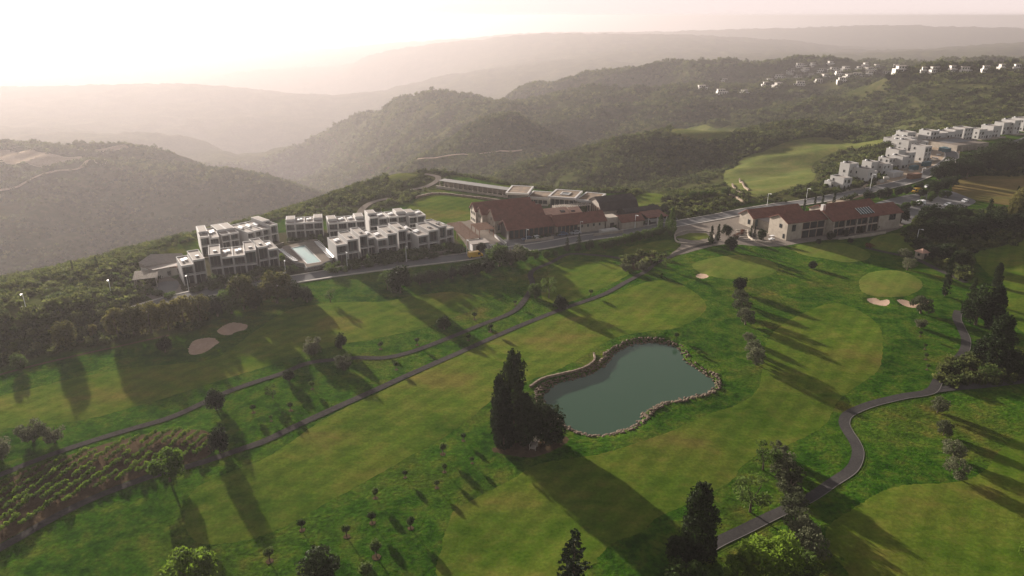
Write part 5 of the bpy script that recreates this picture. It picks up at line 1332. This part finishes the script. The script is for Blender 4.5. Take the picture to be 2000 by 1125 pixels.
e, W_, D_ = planted([(1028, 384), (1040, 372), (1086, 374), (1072, 387)], 4.0, 'lower planted roof link between the square blocks', wallm='concrete_wall')

# ---- practice range pavilion
a, ang, w = frame2((856, 366), (992, 386))
e = empty('range_pavilion', (a.x, a.y, 0), ang, 'long thin roofed practice range shelter on white posts', 'pavilion')
boxo('roof', 'range_roof', e, 0, w, 0, 5.5, 3.3, 3.5)
n = 15
for k in range(n):
    u = 0.5 + (w - 1) * k / (n - 1)
    boxo('post', 'pale_stone', e, u - 0.2, u + 0.2, 0.4, 0.9, -1, 3.28); boxo('post', 'pale_stone', e, u - 0.2, u + 0.2, 4.6, 5.1, -1, 3.28)
boxo('base_wall', 'pale_stone', e, -1, w + 1, -0.6, 0.1, -1.5, 0.9)
boxo('rear_wall', 'pale_stone', e, 0, w, 5.2, 5.45, -1, 2.4)
stone_wall('terrace_wall', [(812, 388), (850, 380), (900, 384), (950, 390), (985, 396)], 0.8, 1.0, 'long rough terrace wall on the slope below the range shelter')

# ---- clubhouse
OC = FL(1480, 462)
c = empty('clubhouse', (OC[0], OC[1], 0), A22, 'stone clubhouse with red tiled roofs and long glazed front', 'clubhouse')
w_, r_ = gable(c, 5.5, 31, 10, 18.2, 4.2, 6.7, 'pale_stone', 'red_tile')
window(w_, 11.6, 13.0, 5.5, 1.2, 3.2, 'left'); 
for k in range(4): window(w_, 6.6 + k * 1.7, 8.2 + k * 1.7, 10, 0.6, 3.6, mat='teal_glass')
w_, r_ = gable(c, 6, 25, -8.6, 1.4, 6.8, 9.0, 'pale_stone', 'red_tile')
window(w_, -5.6, -4.2, 6, 4.2, 5.8, 'left'); window(w_, -7.6, -6.6, 6, 0.6, 2.4, 'left')
window(w_, 8.2, 10.0, -8.6, 3.4, 6.0)
# glazed front of the gable wing
for k in range(3):
    for j, (z0, z1) in enumerate([(0.2, 3.2), (3.7, 6.3)]):
        window(w_, 13.4 + k * 3.6, 16.7 + k * 3.6, -8.6, z0, z1, fr='brown_timber')
boxo('floor_band', 'grey_timber', w_, 13, 24.4, -8.85, -8.55, 3.25, 3.62)
w_, r_ = gable(c, 25.2, 61, -11.4, -0.6, 6.6, 9.2, 'pale_stone', 'red_tile', over=0.6)
for k in range(8):
    for z0, z1 in ((0.3, 3.1), (3.7, 6.2)):
        window(w_, 25.6 + k * 2.9, 28.3 + k * 2.9, -11.4, z0, z1, fr='brown_timber')
boxo('floor_band', 'grey_timber', w_, 25.3, 48.8, -11.65, -11.36, 3.2, 3.62)
for k in range(5): boxo('column', 'grey_timber', w_, 25.2 + k * 5.8, 25.6 + k * 5.8, -12.2, -11.75, -0.5, 6.3)
window(w_, 54.5, 58.0, -11.4, 3.8, 6.2)
sk = MB().prism([(40, -10.6), (47, -10.6), (47, -7.4), (40, -7.4)], lambda x, y: 6.85 + (y + 11.4) * 0.4815 + 0.14, lambda x, y: 6.95 + (y + 11.4) * 0.4815 + 0.22).build('skylight', 'teal_glass', r_)
for k in range(6): MB().prism([(40 + k * 1.38, -10.7), (40.1 + k * 1.38, -10.7), (40.1 + k * 1.38, -7.3), (40 + k * 1.38, -7.3)], lambda x, y: 6.9 + (y + 11.4) * 0.4815 + 0.2, lambda x, y: 7.0 + (y + 11.4) * 0.4815 + 0.28).build('skylight_bar', 'white_metal', r_)
w_, r_ = gable(c, 33, 60, -0.2, 9, 6.2, 8.4, 'pale_stone', 'red_tile')
boxo('chimney', 'white_render', r_, 31.5, 32.8, 0.4, 1.8, 6, 9.4)
boxo('link_wall', 'pale_stone', c, 8, 24, 1.5, 9.9, -0.5, 3.6); boxo('link_roof', 'roof_gravel', c, 7.8, 24.2, 1.5, 9.9, 3.62, 3.9)
boxo('terrace', 'paving', c, 25, 49, -15.5, -12.3, -0.6, 0.35); boxo('terrace_wall', 'pale_stone', c, 25, 49, -15.9, -15.52, -0.6, 1.0)
stone_wall('curved_wall', [(1460, 452), (1462, 464), (1475, 472), (1495, 476), (1508, 475)], 0.4, 0.8, 'curved white wall round the paved steps by the clubhouse', 'pale_stone')
stone_wall('roundabout_kerb', [(1318, 462), (1322, 473), (1345, 477), (1375, 476), (1393, 468), (1392, 458), (1370, 452), (1340, 452), (1320, 458), (1318, 462)], 0.5, 0.5, 'stone kerb ring round the circular lawn', 'pale_stone', 'kerb')
for i, q in enumerate([[(1418, 372), (1424, 382), (1440, 390), (1452, 398)], [(1430, 362), (1438, 376), (1452, 384)], [(1444, 352), (1452, 364), (1462, 374)]]):
    stone_wall('terrace_wall', q, 0.7, 1.3, ['lowest', 'middle', 'highest'][i] + ' pale curved terrace wall below the upper fairway', 'dry_stone')
# stone steps
P0, P1 = G(1448, 450).xy, G(1462, 474).xy
e = empty('steps', (P0.x, P0.y, 0.05), 0, 'fan of pale stone steps among the shrubs by the round lawn', 'steps')
for k in range(7):
    a_ = Vector((0, 0)) + (P1 - P0) * (k / 7)
    s_ = boxo('step', 'pale_stone', e, a_.x - 2.2, a_.x + 2.2, a_.y - 0.35, a_.y + 0.35, -0.3, 0.22 + 0.02 * k)
strip((1435, 468), (1450, 452), 7, 0.8, 1.4, 'low rust coloured shrub beside the stone steps', 'rust shrubs by the steps', 'shrub_red', 1.0, 1.3)

# ---- pool terrace
ZP_ = 1.6
pool = [FL(x, y, ZP_) for x, y in [(569, 484), (594, 479), (626, 511), (601, 515)]]
deck = [FL(x, y, ZP_) for x, y in [(544, 493), (552, 481), (608, 469), (622, 470), (650, 506), (634, 512), (628, 516), (599, 522), (594, 514), (577, 512)]]
cxp = sum(p[0] for p in pool) / 4; cyp = sum(p[1] for p in pool) / 4
e = empty('swimming_pool', (cxp, cyp, 0), 0, 'rectangular turquoise pool on a raised paved terrace', 'pool')
rel = lambda P: [(x - cxp, y - cyp) for x, y in P]
MB().prism(rel(deck), -1.2, ZP_ - 0.35).build('terrace', 'paving', e)
# paving ring round the basin
ring = MB(); dp = rel(deck); pp = rel(pool)
vo, eo, fo, *_ = delaunay_2d_cdt([Vector(p) for p in dp + pp], [(i, (i + 1) % len(dp)) for i in range(len(dp))] + [(len(dp) + i, len(dp) + (i + 1) % 4) for i in range(4)], [], 1, 1e-5)
fo = [f for f in fo if not inpoly(np.array([sum(vo[i].x for i in f) / len(f)]), np.array([sum(vo[i].y for i in f) / len(f)]), pp)[0]]
mesh_obj('deck', [(v.x, v.y, ZP_) for v in vo], [tuple(f) for f in fo], 'paving', e)
for i in range(len(dp)):
    p_, q_ = dp[i], dp[(i + 1) % len(dp)]
    mesh_obj('deck_edge', [(*p_, -1.2), (*q_, -1.2), (*q_, ZP_), (*p_, ZP_)], [(0, 1, 2, 3)], 'white_render', e)
m, N, L = nodes('pool_water')
o_ = N.new('ShaderNodeOutputMaterial'); b_ = N.new('ShaderNodeBsdfPrincipled'); b_.inputs['Base Color'].default_value = (0.12, 0.26, 0.26, 1); b_.inputs['Roughness'].default_value = 0.08; L.new(b_.outputs[0], o_.inputs[0]); MATS['pool_water'] = m
mesh_obj('water', [(x, y, ZP_ - 0.12) for x, y in pp], [(0, 1, 2, 3)], 'pool_water', e)
for i in range(4):
    p_, q_ = Vector(pp[i]), Vector(pp[(i + 1) % 4]); nn = Vector((-(q_ - p_).y, (q_ - p_).x)).normalized() * 0.35
    MB().prism([p_[:], q_[:], (q_ + nn)[:], (p_ + nn)[:]], ZP_ - 0.3, ZP_ + 0.04).build('coping', 'white_render', e)
# infinity edge wall and undercroft
fa, fb = Vector(FL(594, 518, ZP_)), Vector(FL(634, 513, ZP_))
t_ = (fb - fa).normalized(); nn = Vector((t_.y, -t_.x))
e2 = MB().prism([fa[:], fb[:], (fb + nn * 0.8)[:], (fa + nn * 0.8)[:]], -1.0, 0.95).build('pool_front_wall', 'white_render', label='white overflow wall at the road end of the pool', cat='wall')
# loungers
def lounger_at(p, ang, label, group):
    e = empty('sun_lounger', (p[0], p[1], ZP_ + 0.02), ang, label, 'sun lounger', group)
    boxo('frame', 'dark_metal', e, 0, 1.9, -0.32, 0.32, 0.18, 0.26); MB().box(0.05, 1.25, -0.3, 0.3, 0.27, 0.36).build('cushion', 'white_metal', e)
    MB().quadmesh([(1.25, -0.3, 0.27), (1.85, -0.3, 0.62), (1.85, 0.3, 0.62), (1.25, 0.3, 0.27), (1.22, -0.3, 0.36), (1.80, -0.3, 0.70), (1.80, 0.3, 0.70), (1.22, 0.3, 0.36)], [(0, 1, 2, 3)[::-1], (4, 5, 6, 7), (0, 1, 5, 4), (1, 2, 6, 5), (2, 3, 7, 6), (3, 0, 4, 7)]).build('backrest', 'white_metal', e)
    for sx in (0.15, 1.7):
        for sy in (-0.28, 0.28): boxo('leg', 'dark_metal', e, sx - 0.03, sx + 0.03, sy - 0.03, sy + 0.03, 0, 0.18)
a_, b_ = Vector(FL(614, 474, ZP_)), Vector(FL(642, 505, ZP_))
for k in range(14): lounger_at(a_ + (b_ - a_) * (k / 13), A22, 'white lounger in the long row right of the pool, %s from the valley end' % ORDN[k], 'loungers right of the pool')
a_, b_ = Vector(FL(553, 488, ZP_)), Vector(FL(582, 510, ZP_))
for k in range(11): lounger_at(a_ + (b_ - a_) * (k / 10), A22 + math.pi, 'white lounger in the row left of the pool, %s from the valley end' % ORDN[k], 'loungers left of the pool')
# garden walls along the road
for i, (q0, q1) in enumerate([((376, 566), (470, 551)), ((480, 549), (548, 539)), ((642, 529), (700, 519)), ((710, 517), (790, 505)), ((800, 503), (890, 491))]):
    stone_wall('garden_wall', [q0, q1], 0.4, 0.9, 'pale garden wall along the road, %s from the driveway end' % ['first', 'second', 'third', 'fourth', 'fifth'][i], 'pale_stone')

# ---- white houses on the right
c5 = lambda x, y: (1560 + x * 0.22, 220 + y * 0.22)
def house(cx, cy, boxes, label, ang=R(27), z0=0.0, group='white hillside houses', mat='white_render', seed=0, cat='house', base='pale_stone'):
    """boxes: (u0,u1,v0,v1,zb,zt) in metres from the near corner"""
    o = FL(*c5(cx, cy), z0); r = random.Random(seed + int(cx))
    e = empty('white_house', (o[0], o[1], z0), ang, label, cat, group)
    for (u0, u1, v0, v1, zb, zt) in boxes:
        w_ = boxo('wall', mat, e, u0, u1, v0, v1, zb, zt)
        pb = MB(); t = 0.25
        for q in ((u0 - 0.02, u1 + 0.02, v0 - 0.02, v0 + t), (u0 - 0.02, u1 + 0.02, v1 - t, v1 + 0.02), (u0 - 0.02, u0 + t, v0 + t, v1 - t), (u1 - t, u1 + 0.02, v0 + t, v1 - t)): pb.box(*q, zt + 0.001, zt + 0.45)
        pb.build('parapet', mat, w_)
        boxo('roof_unit', 'roof_gravel', w_, u0 + t, u1 - t, v0 + t, v1 - t, zt + 0.002, zt + 0.05)
        if r.random() < 0.7:
            MB().tube((u0 + 1.2, v1 - 1.4, zt + 0.05), (u0 + 1.2, v1 - 1.4, zt + 1.1), 0.5, 0.5, 10).build('water_tank', 'white_metal', w_)
            MB().quadmesh([(u0 + 2.0, v1 - 1.2, zt + 0.95), (u0 + 3.8, v1 - 1.2, zt + 0.95), (u0 + 3.8, v1 - 2.4, zt + 0.2), (u0 + 2.0, v1 - 2.4, zt + 0.2)], [(0, 3, 2, 1)]).build('solar_panel', 'window_glass', w_)
        nz_ = max(1, int((zt - max(zb, 0)) / 2.7))
        for s_ in range(nz_):
            zz = max(zb, 0) + s_ * 2.8 + 0.9
            if zz + 1.4 > zt: continue
            k = max(1, int((u1 - u0) / 2.6))
            for i in range(k):
                if r.random() < 0.85:
                    q = u0 + (i + 0.5) * (u1 - u0) / k; big = r.random() < 0.35
                    window(w_, q - (0.9 if big else 0.45), q + (0.9 if big else 0.45), v0, zz - (0.6 if big else 0), zz + 1.35)
            k = max(1, int((v1 - v0) / 3.2))
            for i in range(k):
                if r.random() < 0.7:
                    q = v0 + (i + 0.5) * (v1 - v0) / k; window(w_, q - 0.4, q + 0.4, u0, zz, zz + 1.3, 'left')
    gw = MB(); U0, U1, V0 = boxes[0][0] - 1, max(q[1] for q in boxes) + 1.5, min(q[2] for q in boxes) - 3.2
    gw.box(U0, U1, V0, V0 + 0.3, -2, 1.0); gw.box(U1 - 0.3, U1, V0 + 0.3, 2, -2, 1.0)
    gw.build('garden_wall', base, e)
    boxo('plinth', base, e, U0 + 0.5, U1 - 0.6, V0 + 1.0, min(q[2] for q in boxes) - 0.05, -2, 0.35)
    return e
HS = [
    (385, 690, [(0, 5.2, 0, 8, -2, 5.6), (5.4, 10, 3, 9, -1, 4.4), (-2.5, -0.1, 5, 9, -2, 3.0)], 'nearest white house at the foot of the hillside row'),
    (600, 625, [(0, 4.8, 0, 9, -2, 6.4), (-3, 3.8, 9.1, 15, -1, 8.0), (5.0, 10, 2, 9, -1, 4.5)], 'second white house up the row, with a taller rear block'),
    (735, 560, [(0, 6, 0, 7, -2, 5.8), (-5.5, -0.1, 3, 9, -2, 6.8), (6.2, 11, 2, 9, -1, 4.2)], 'third white house up the row, with corner balcony'),
    (905, 505, [(0, 5.5, 0, 8, -2, 6.6), (-5.4, -0.1, 4, 11, -2, 5.4), (5.6, 10, 3, 9, -1, 4.6)], 'fourth white house up the row'),
    (960, 460, [(0, 6, 0, 8, -2, 6.2), (-6.5, -0.1, 2, 10, -2, 8.0)], 'fifth white house up the row, in front of the tall cube'),
    (1100, 440, [(0, 6, 0, 9, -4, 8.6), (6.2, 10, 3, 9, -2, 5.2)], 'tall plain white cube house on a stone base'),
    (1075, 345, [(0, 7, 0, 8, -3, 5.5), (-8, -0.1, 3, 11, -3, 6.4)], 'white house behind the tall cube'),
    (980, 320, [(0, 5, 0, 8, -3, 6.6), (-6, -0.1, 2, 9, -3, 5.2)], 'white house overlooking the upper fairway'),
    (900, 300, [(0, 5, 0, 7, -3, 5.8), (-5.5, -0.1, 2, 9, -3, 4.8)], 'outermost white house at the tip of the upper fairway'),
    (1080, 262, [(-14, -6, 0, 9, -2, 6.8), (-6, 5, 1, 9, -2, 4.4)], 'long white house at the back of the building site, left part'),
    (1210, 280, [(-6, 2, 0, 9, -2, 8.4), (2.1, 12, 0.6, 9, -2, 6.4)], 'long white house at the back of the building site, right part'),
    (1340, 268, [(-4, 4, 0, 9, -2, 7.0), (4.1, 12, 0.7, 9, -2, 7.8)], 'white house left of the site retaining wall'),
    (1480, 250, [(-3, 6, 0, 9, -2, 8.2)], 'white cube house above the site retaining wall'),
    (1640, 235, [(-6, 2, 0, 9, -2, 6.4), (2.1, 9, 0.7, 9, -2, 5.0)], 'white house on the ridge road, first of two'),
    (1710, 225, [(0, 9, 0, 9, -2, 7.6)], 'white house on the ridge road, second of two'),
    (1895, 195, [(0, 7, 0, 10, -4, 9.5), (-7, -0.1, 3, 10, -4, 8.0)], 'tall white house at the right edge above the wood'),
    (1985, 165, [(0, 12, 0, 10, -4, 8.6)], 'white house cut by the right edge of the picture'),
]
for i, (x, y, bx_, lab) in enumerate(HS): house(x, y, bx_, lab, seed=i, ang=R(27) if i < 9 else R(24))
# retaining terrace of the site
o = FL(*c5(1400, 345)); e = empty('site_terrace', (o[0], o[1], 0), R(24), 'raised terrace with tan retaining wall behind the building site', 'terrace')
boxo('retaining_wall', 'pale_stone', e, 0, 30, 0, 26, -2, 3.6); boxo('paved_top', 'paving', e, 0.4, 29.6, 0.4, 25.6, 3.602, 3.7); boxo('court', 'dark_metal', e, 4, 26, 8, 20, 3.705, 3.75)
for k in range(4): boxo('buttress', 'pale_stone', e, 3 + k * 7, 3.8 + k * 7, -1.6, -0.02, -2, 2.6)
o = FL(*c5(835, 580)); e = boxo('garage', 'white_render', None, 0, 8, 0, 5, -1, 2.8, label='low white garage on the building site lane', cat='garage'); e.location = (o[0], o[1], 0); e.rotation_euler = (0, 0, R(27))
o = FL(*c5(1000, 595)); e = boxo('site_office', 'brown_timber', None, 0, 8, 0, 3, -1, 2.6, label='low tan site hut beside the lane', cat='hut'); e.location = (o[0], o[1], 0); e.rotation_euler = (0, 0, R(27))
simple('container_teal', (0.06, 0.13, 0.15), 0.6, 0.15)
sr = random.Random(77)
for i, (x, y) in enumerate([(1270, 345), (1300, 355), (1120, 480), (1005, 515)]):
    o = FL(*c5(x, y)); e = empty('site_container', (o[0], o[1], 0), R(27), ['teal site container furthest up the lane', 'teal site container beside the upper one', 'teal skip half way up the lane', 'teal skip by the lower houses'][i], 'container')
    boxo('body', 'container_teal', e, 0, 5.5, 0, 2.4, 0.0, 2.4)
    for k in range(9): boxo('rib', 'container_teal', e, 0.3 + k * 0.6, 0.45 + k * 0.6, -0.05, 0.0, 0.1, 2.3)
for i in range(26):
    f = i / 26; o = FL(*c5(720 + 560 * f + sr.uniform(-40, 40), 625 - 260 * f + sr.uniform(-25, 25)))
    e = empty('pallet', (o[0], o[1], 0.1), sr.uniform(0, 3), 'stack of pale building material on the site lane', 'pallet', 'material stacks on the building site')
    s1, s2, hh = sr.uniform(1.2, 3.2), sr.uniform(1, 2), sr.uniform(0.6, 1.5)
    boxo('load', ['white_render', 'pale_stone', 'concrete_wall'][i % 3], e, 0, s1, 0, s2, 0.16, hh)
    for k in range(3): boxo('board', 'grey_timber', e, 0, s1, k * (s2 - 0.2) / 2, k * (s2 - 0.2) / 2 + 0.2, 0, 0.15)

# ---- far villages
fr_ = random.Random(12)
c6 = lambda x, y: (1300 + x * 0.35, 80 + y * 0.35)
FAR = [(215, 268), (330, 228), (320, 292), (450, 295), (590, 228), (632, 255), (738, 208), (745, 246), (860, 234), (870, 172), (975, 190), (985, 228), (1075, 200), (1088, 160), (1235, 188), (830, 138), (760, 142), (705, 172), (690, 185), (1135, 190), (1180, 150), (925, 130), (640, 205), (790, 165), (815, 200), (900, 205), (935, 165), (1010, 160), (1030, 205), (1120, 140), (1150, 168), (1285, 150), (1320, 168), (560, 250), (1440, 176), (1510, 172), (1610, 168), (1680, 174), (1790, 172), (1882, 158), (1972, 160)]
ORD = ['first', 'second', 'third', 'fourth', 'fifth', 'sixth', 'seventh', 'eighth', 'ninth', 'tenth', 'eleventh', 'twelfth', 'thirteenth', 'fourteenth', 'fifteenth', 'sixteenth', 'seventeenth', 'eighteenth', 'nineteenth', 'twentieth', 'twenty-first', 'twenty-second'] + ['twenty-' + w for w in ('third', 'fourth', 'fifth', 'sixth', 'seventh', 'eighth', 'ninth')] + ['thirtieth', 'thirty-first', 'thirty-second', 'thirty-third', 'thirty-fourth']
order_v = {i: k for k, i in enumerate(sorted(range(34), key=lambda i: FAR[i][0]))}
for i, (x, y) in enumerate(FAR):
    p = G(*c6(x, y + 4)); ridge = i >= 34
    if ridge: lab = 'pale villa on the right-hand ridge, %s along the crest from the village' % ORD[i - 34]
    else: lab = 'hazy pale villa of the far hilltop village, %s from its left end' % ORD[order_v[i]]
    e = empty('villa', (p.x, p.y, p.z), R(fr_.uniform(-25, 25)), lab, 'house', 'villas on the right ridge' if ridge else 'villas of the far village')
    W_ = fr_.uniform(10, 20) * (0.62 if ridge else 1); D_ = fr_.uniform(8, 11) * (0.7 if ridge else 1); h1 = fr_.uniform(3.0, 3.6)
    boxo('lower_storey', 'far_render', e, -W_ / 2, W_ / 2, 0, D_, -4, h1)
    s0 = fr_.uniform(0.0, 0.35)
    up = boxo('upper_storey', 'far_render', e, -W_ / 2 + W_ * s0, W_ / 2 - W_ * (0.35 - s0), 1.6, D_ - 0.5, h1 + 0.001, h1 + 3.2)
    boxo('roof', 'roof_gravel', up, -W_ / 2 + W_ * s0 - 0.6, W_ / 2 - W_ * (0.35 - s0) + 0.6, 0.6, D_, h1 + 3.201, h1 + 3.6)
    k = 5
    for j in range(k):
        q = -W_ / 2 + W_ * (j + 0.5) / k; window(e, q - W_ * 0.06, q + W_ * 0.06, 0, 0.6, 2.6)
    for j in range(3):
        q = -W_ / 2 + W_ * s0 + W_ * 0.65 * (j + 0.5) / 3; window(e, q - W_ * 0.07, q + W_ * 0.07, 1.6, h1 + 0.6, h1 + 2.7)
for i in range(44):
    x, y = fr_.uniform(1400, 1790), fr_.uniform(128, 170)
    p = G(x, y); tree_at(p.x, p.y, fr_.uniform(5, 9), 'round', 'dark tree among the villas of the far village', 'trees in the far village', 1.1)
for i in range(12):
    x = 1795 + i * 17; p = G(x, 140 - i * 1.3); tree_at(p.x, p.y, fr_.uniform(5, 9), 'cypress' if i % 3 == 0 else 'round', 'dark tree along the right-hand ridge crest', 'trees on the right ridge', 1.3)

# ---- small hut by the service path
p = G(1806, 506); e = empty('stone_hut', (p.x, p.y, p.z), R(20), 'tiny stone hut with pink pyramid roof by the service path', 'hut')
w_ = boxo('wall', 'pale_stone', e, -1.5, 1.5, 0, 3, -0.4, 2.3)
V = [(-1.9, -0.4, 2.31), (1.9, -0.4, 2.31), (1.9, 3.4, 2.31), (-1.9, 3.4, 2.31), (0, 1.5, 3.5)]
mesh_obj('roof', V, [(3, 2, 1, 0), (0, 1, 4), (1, 2, 4), (2, 3, 4), (3, 0, 4)], 'terracotta_pale', e)
boxo('door', 'dark_timber', w_, -0.5, 0.5, -0.08, 0.01, 0, 1.9); window(w_, 1.0, 1.9, -1.5, 0.9, 1.8, 'left')
# grey ramp under the pond conifers
p, q = G(1040, 880).xy, G(1052, 855).xy; d_ = (q - p); Lr = d_.length
e = empty('timber_ramp', (p.x, p.y, float(gz(p.x, p.y)) + 0.35), math.atan2(d_.y, d_.x), 'grey timber ramp with side rails under the pond conifers', 'ramp')
for k in range(int(Lr / 0.35)): boxo('plank', 'grey_timber', e, k * 0.35, k * 0.35 + 0.3, -0.55, 0.55, 0, 0.06)
for s_ in (-0.6, 0.6):
    boxo('rail', 'grey_timber', e, 0, Lr, s_ - 0.05, s_ + 0.05, 0.8, 0.9)
    for k in range(4): boxo('post', 'grey_timber', e, k * Lr / 3 - 0.05, k * Lr / 3 + 0.05, s_ - 0.05, s_ + 0.05, -0.5, 0.8)

# ------------------------------------------------------------------ lamps and vehicles
def lamp(px, py, top, label, ang=0.0):
    p = G(px, py); b, F, D = kk(top); hh = max((H - D / F * p.y) - p.z, 5.0)
    e = empty('street_lamp', (p.x, p.y, p.z), ang, label, 'street lamp', 'street lamps')
    MB().tube((0, 0, -0.3), (0, 0, hh), 0.11, 0.07, 8).build('pole', 'white_metal', e)
    MB().tube((0, 0, hh - 0.05), (0, -1.2, hh + 0.15), 0.05, 0.05, 6).build('arm', 'white_metal', e)
    MB().box(-0.16, 0.16, -1.9, -1.1, hh + 0.08, hh + 0.24).build('lamp_head', 'white_metal', e)
for i, (x, y, t, lab) in enumerate([(52, 606, 573, 'street lamp alone on the scrub bank at far left'), (218, 576, 550, 'street lamp on the bank above the driveway'), (369, 569, 537, 'street lamp before the end villa'),
        (559, 541, 508, 'street lamp between the lower villas and the pool'), (679, 528, 492, 'street lamp at the start of the upper villas'), (794, 512, 480, 'street lamp before the middle of the upper villas'),
        (912, 497, 468, 'street lamp at the hotel pergola'), (1028, 472, 449, 'street lamp on the hotel forecourt'), (1133, 456, 434, 'street lamp before the stone hotel wing'), (1240, 446, 420, 'street lamp before the hotel end wing'),
        (1498, 402, 378, 'street lamp behind the clubhouse gable'), (1574, 394, 368, 'street lamp behind the clubhouse cypresses'), (1699, 370, 340, 'street lamp at the foot of the white houses'),
        (1799, 347, 328, 'street lamp half way up the building site lane'), (1843, 333, 312, 'street lamp near the bend of the upper road'), (1790, 472, 450, 'lamp post on the path behind the clubhouse')]):
    lamp(x, y, t, lab, A22)
simple('paint_yellow', (0.62, 0.36, 0.02), 0.35, 0.05, spec=0.5)
simple('paint_white', (0.72, 0.72, 0.72), 0.35, 0.04, spec=0.5)
simple('paint_silver', (0.30, 0.31, 0.33), 0.35, 0.05, spec=0.5)
simple('paint_blue', (0.05, 0.09, 0.16), 0.35, 0.05, spec=0.5)
simple('tyre', (0.02, 0.02, 0.02), 0.9, 0.1)
def vehicle(px, py, ang, paint, label, van=False, L_=4.4, W_=1.8):
    p = G(px, py); e = empty('van' if van else 'car', (p.x, p.y, p.z + 0.14), ang, label, 'van' if van else 'car', 'parked vehicles')
    hw = W_ / 2
    if van:
        prof = [(0, 0.35), (0, 1.0), (0.55, 1.15), (1.15, 2.0), (1.5, 2.15), (L_, 2.15), (L_, 0.35)]
    else:
        prof = [(0, 0.35), (0.02, 0.75), (0.95, 0.92), (1.6, 1.42), (3.2, 1.44), (4.0, 0.98), (L_, 0.9), (L_, 0.35)]
    n = len(prof)
    ins = lambda z: hw * (1.0 if z < 1.0 else 1.0 - 0.16 * (z - 1.0))
    V = [(x, -ins(z), z) for x, z in prof] + [(x, ins(z), z) for x, z in prof]
    bd = mesh_obj('body', V, [tuple(range(n)), tuple(range(2 * n - 1, n - 1, -1))] + [(i, (i + 1) % n, (i + 1) % n + n, i + n)[::-1] for i in range(n)], paint, e)
    x0, x1, zt = (0.75, 1.9, 1.85) if van else (1.35, 3.45, 1.34)
    for s_ in (-1, 1):
        mesh_obj('side_window', [(x0, s_ * (ins(1.05) + 0.015), 1.02), (x1, s_ * (ins(1.05) + 0.015), 1.02), (x1 - (0 if van else 0.35), s_ * (ins(zt) + 0.015), zt), (x0 + 0.4, s_ * (ins(zt) + 0.015), zt)], [(0, 1, 2, 3) if s_ < 0 else (3, 2, 1, 0)], 'window_glass', bd)
    a_, b_ = (prof[2], prof[3])
    mesh_obj('windscreen', [(a_[0] + 0.06 - 0.02, -hw * 0.85, a_[1] + 0.1), (a_[0] + 0.04, hw * 0.85, a_[1] + 0.1), (b_[0] - 0.06, hw * 0.78, b_[1] - 0.02), (b_[0] - 0.06, -hw * 0.78, b_[1] - 0.02)], [(3, 2, 1, 0)], 'window_glass', bd)
    for x in (0.8, L_ - 0.85):
        for s_ in (-1, 1):
            MB().tube((x, s_ * (hw - 0.2), 0.33), (x, s_ * (hw + 0.03), 0.33), 0.33, 0.33, 12).build('wheel', 'tyre', e)
    for s_ in (-0.6, 0.6): boxo('headlight', 'white_metal', bd, -0.03, 0.02, s_ * hw - 0.15, s_ * hw + 0.15, 0.62, 0.76)
vehicle(942, 501, A22 + math.pi, 'paint_yellow', 'yellow van half hidden by the trees on the hotel road', True, 5.2, 2.0)
vehicle(1781, 377, A22, 'paint_yellow', 'yellow van at the top edge of the car park', True, 6.2, 2.1)
vehicle(1806, 368, A22, 'paint_white', 'white car behind the yellow car park van')
vehicle(1789, 402, A22, 'paint_white', 'white van in the middle of the car park', True, 4.8, 2.0)
vehicle(1812, 412, A22, 'paint_silver', 'silver car in the front row of the car park')
vehicle(1880, 397, A22 + 0.3, 'paint_white', 'white car at the far corner of the car park')
vehicle(1845, 404, A22, 'paint_silver', 'silver car in the middle bays of the car park')
vehicle(1020, 471, A22, 'paint_blue', 'dark blue car on the hotel forecourt')
vehicle(1036, 469, A22, 'paint_white', 'white car on the hotel forecourt island')
vehicle(1088, 462, A22, 'paint_blue', 'dark car on the forecourt below the long red roof')
vehicle(1114, 459, A22, 'paint_silver', 'silver car on the forecourt near the stone wing')
def golf_cart(px, py, label):
    p = G(px, py); e = empty('golf_cart', (p.x, p.y, p.z + 0.1), A22, label, 'golf cart')
    MB().box(0, 2.3, -0.55, 0.55, 0.3, 0.62).box(0.9, 1.5, -0.5, 0.5, 0.62, 0.95).build('body', 'paint_white', e); boxo('roof', 'paint_white', e, 0.2, 2.1, -0.6, 0.6, 1.75, 1.83)
    for x in (0.3, 2.0):
        for s_ in (-0.5, 0.5): boxo('post', 'dark_metal', e, x - 0.03, x + 0.03, s_ - 0.03, s_ + 0.03, 0.6, 1.75)
    for x in (0.4, 1.9):
        for s_ in (-1, 1): MB().tube((x, s_ * 0.42, 0.22), (x, s_ * 0.58, 0.22), 0.22, 0.22, 10).build('wheel', 'tyre', e)
golf_cart(984, 456, 'white golf cart by the hotel gable'); golf_cart(1502, 470, 'white golf cart at the clubhouse corner')

# ------------------------------------------------------------------ haze
hz, N, L = nodes('haze')
ho = N.new('ShaderNodeOutputMaterial'); hv = N.new('ShaderNodeVolumePrincipled')
hv.inputs['Color'].default_value = (0.35, 0.328, 0.335, 1)
hv.inputs['Density'].default_value = 1 / 5000
hv.inputs['Anisotropy'].default_value = 0.42
hv.inputs['Density Attribute'].default_value = ''
hv.inputs['Temperature Attribute'].default_value = ''
hv.inputs['Color Attribute'].default_value = ''
L.new(hv.outputs[0], ho.inputs['Volume'])
MATS['haze'] = hz
zmin = float(GZ.min())
MB().box(-8600, 8600, -150, 9600, zmin - 1.5, H + 6).build('haze', 'haze', kind='stuff')
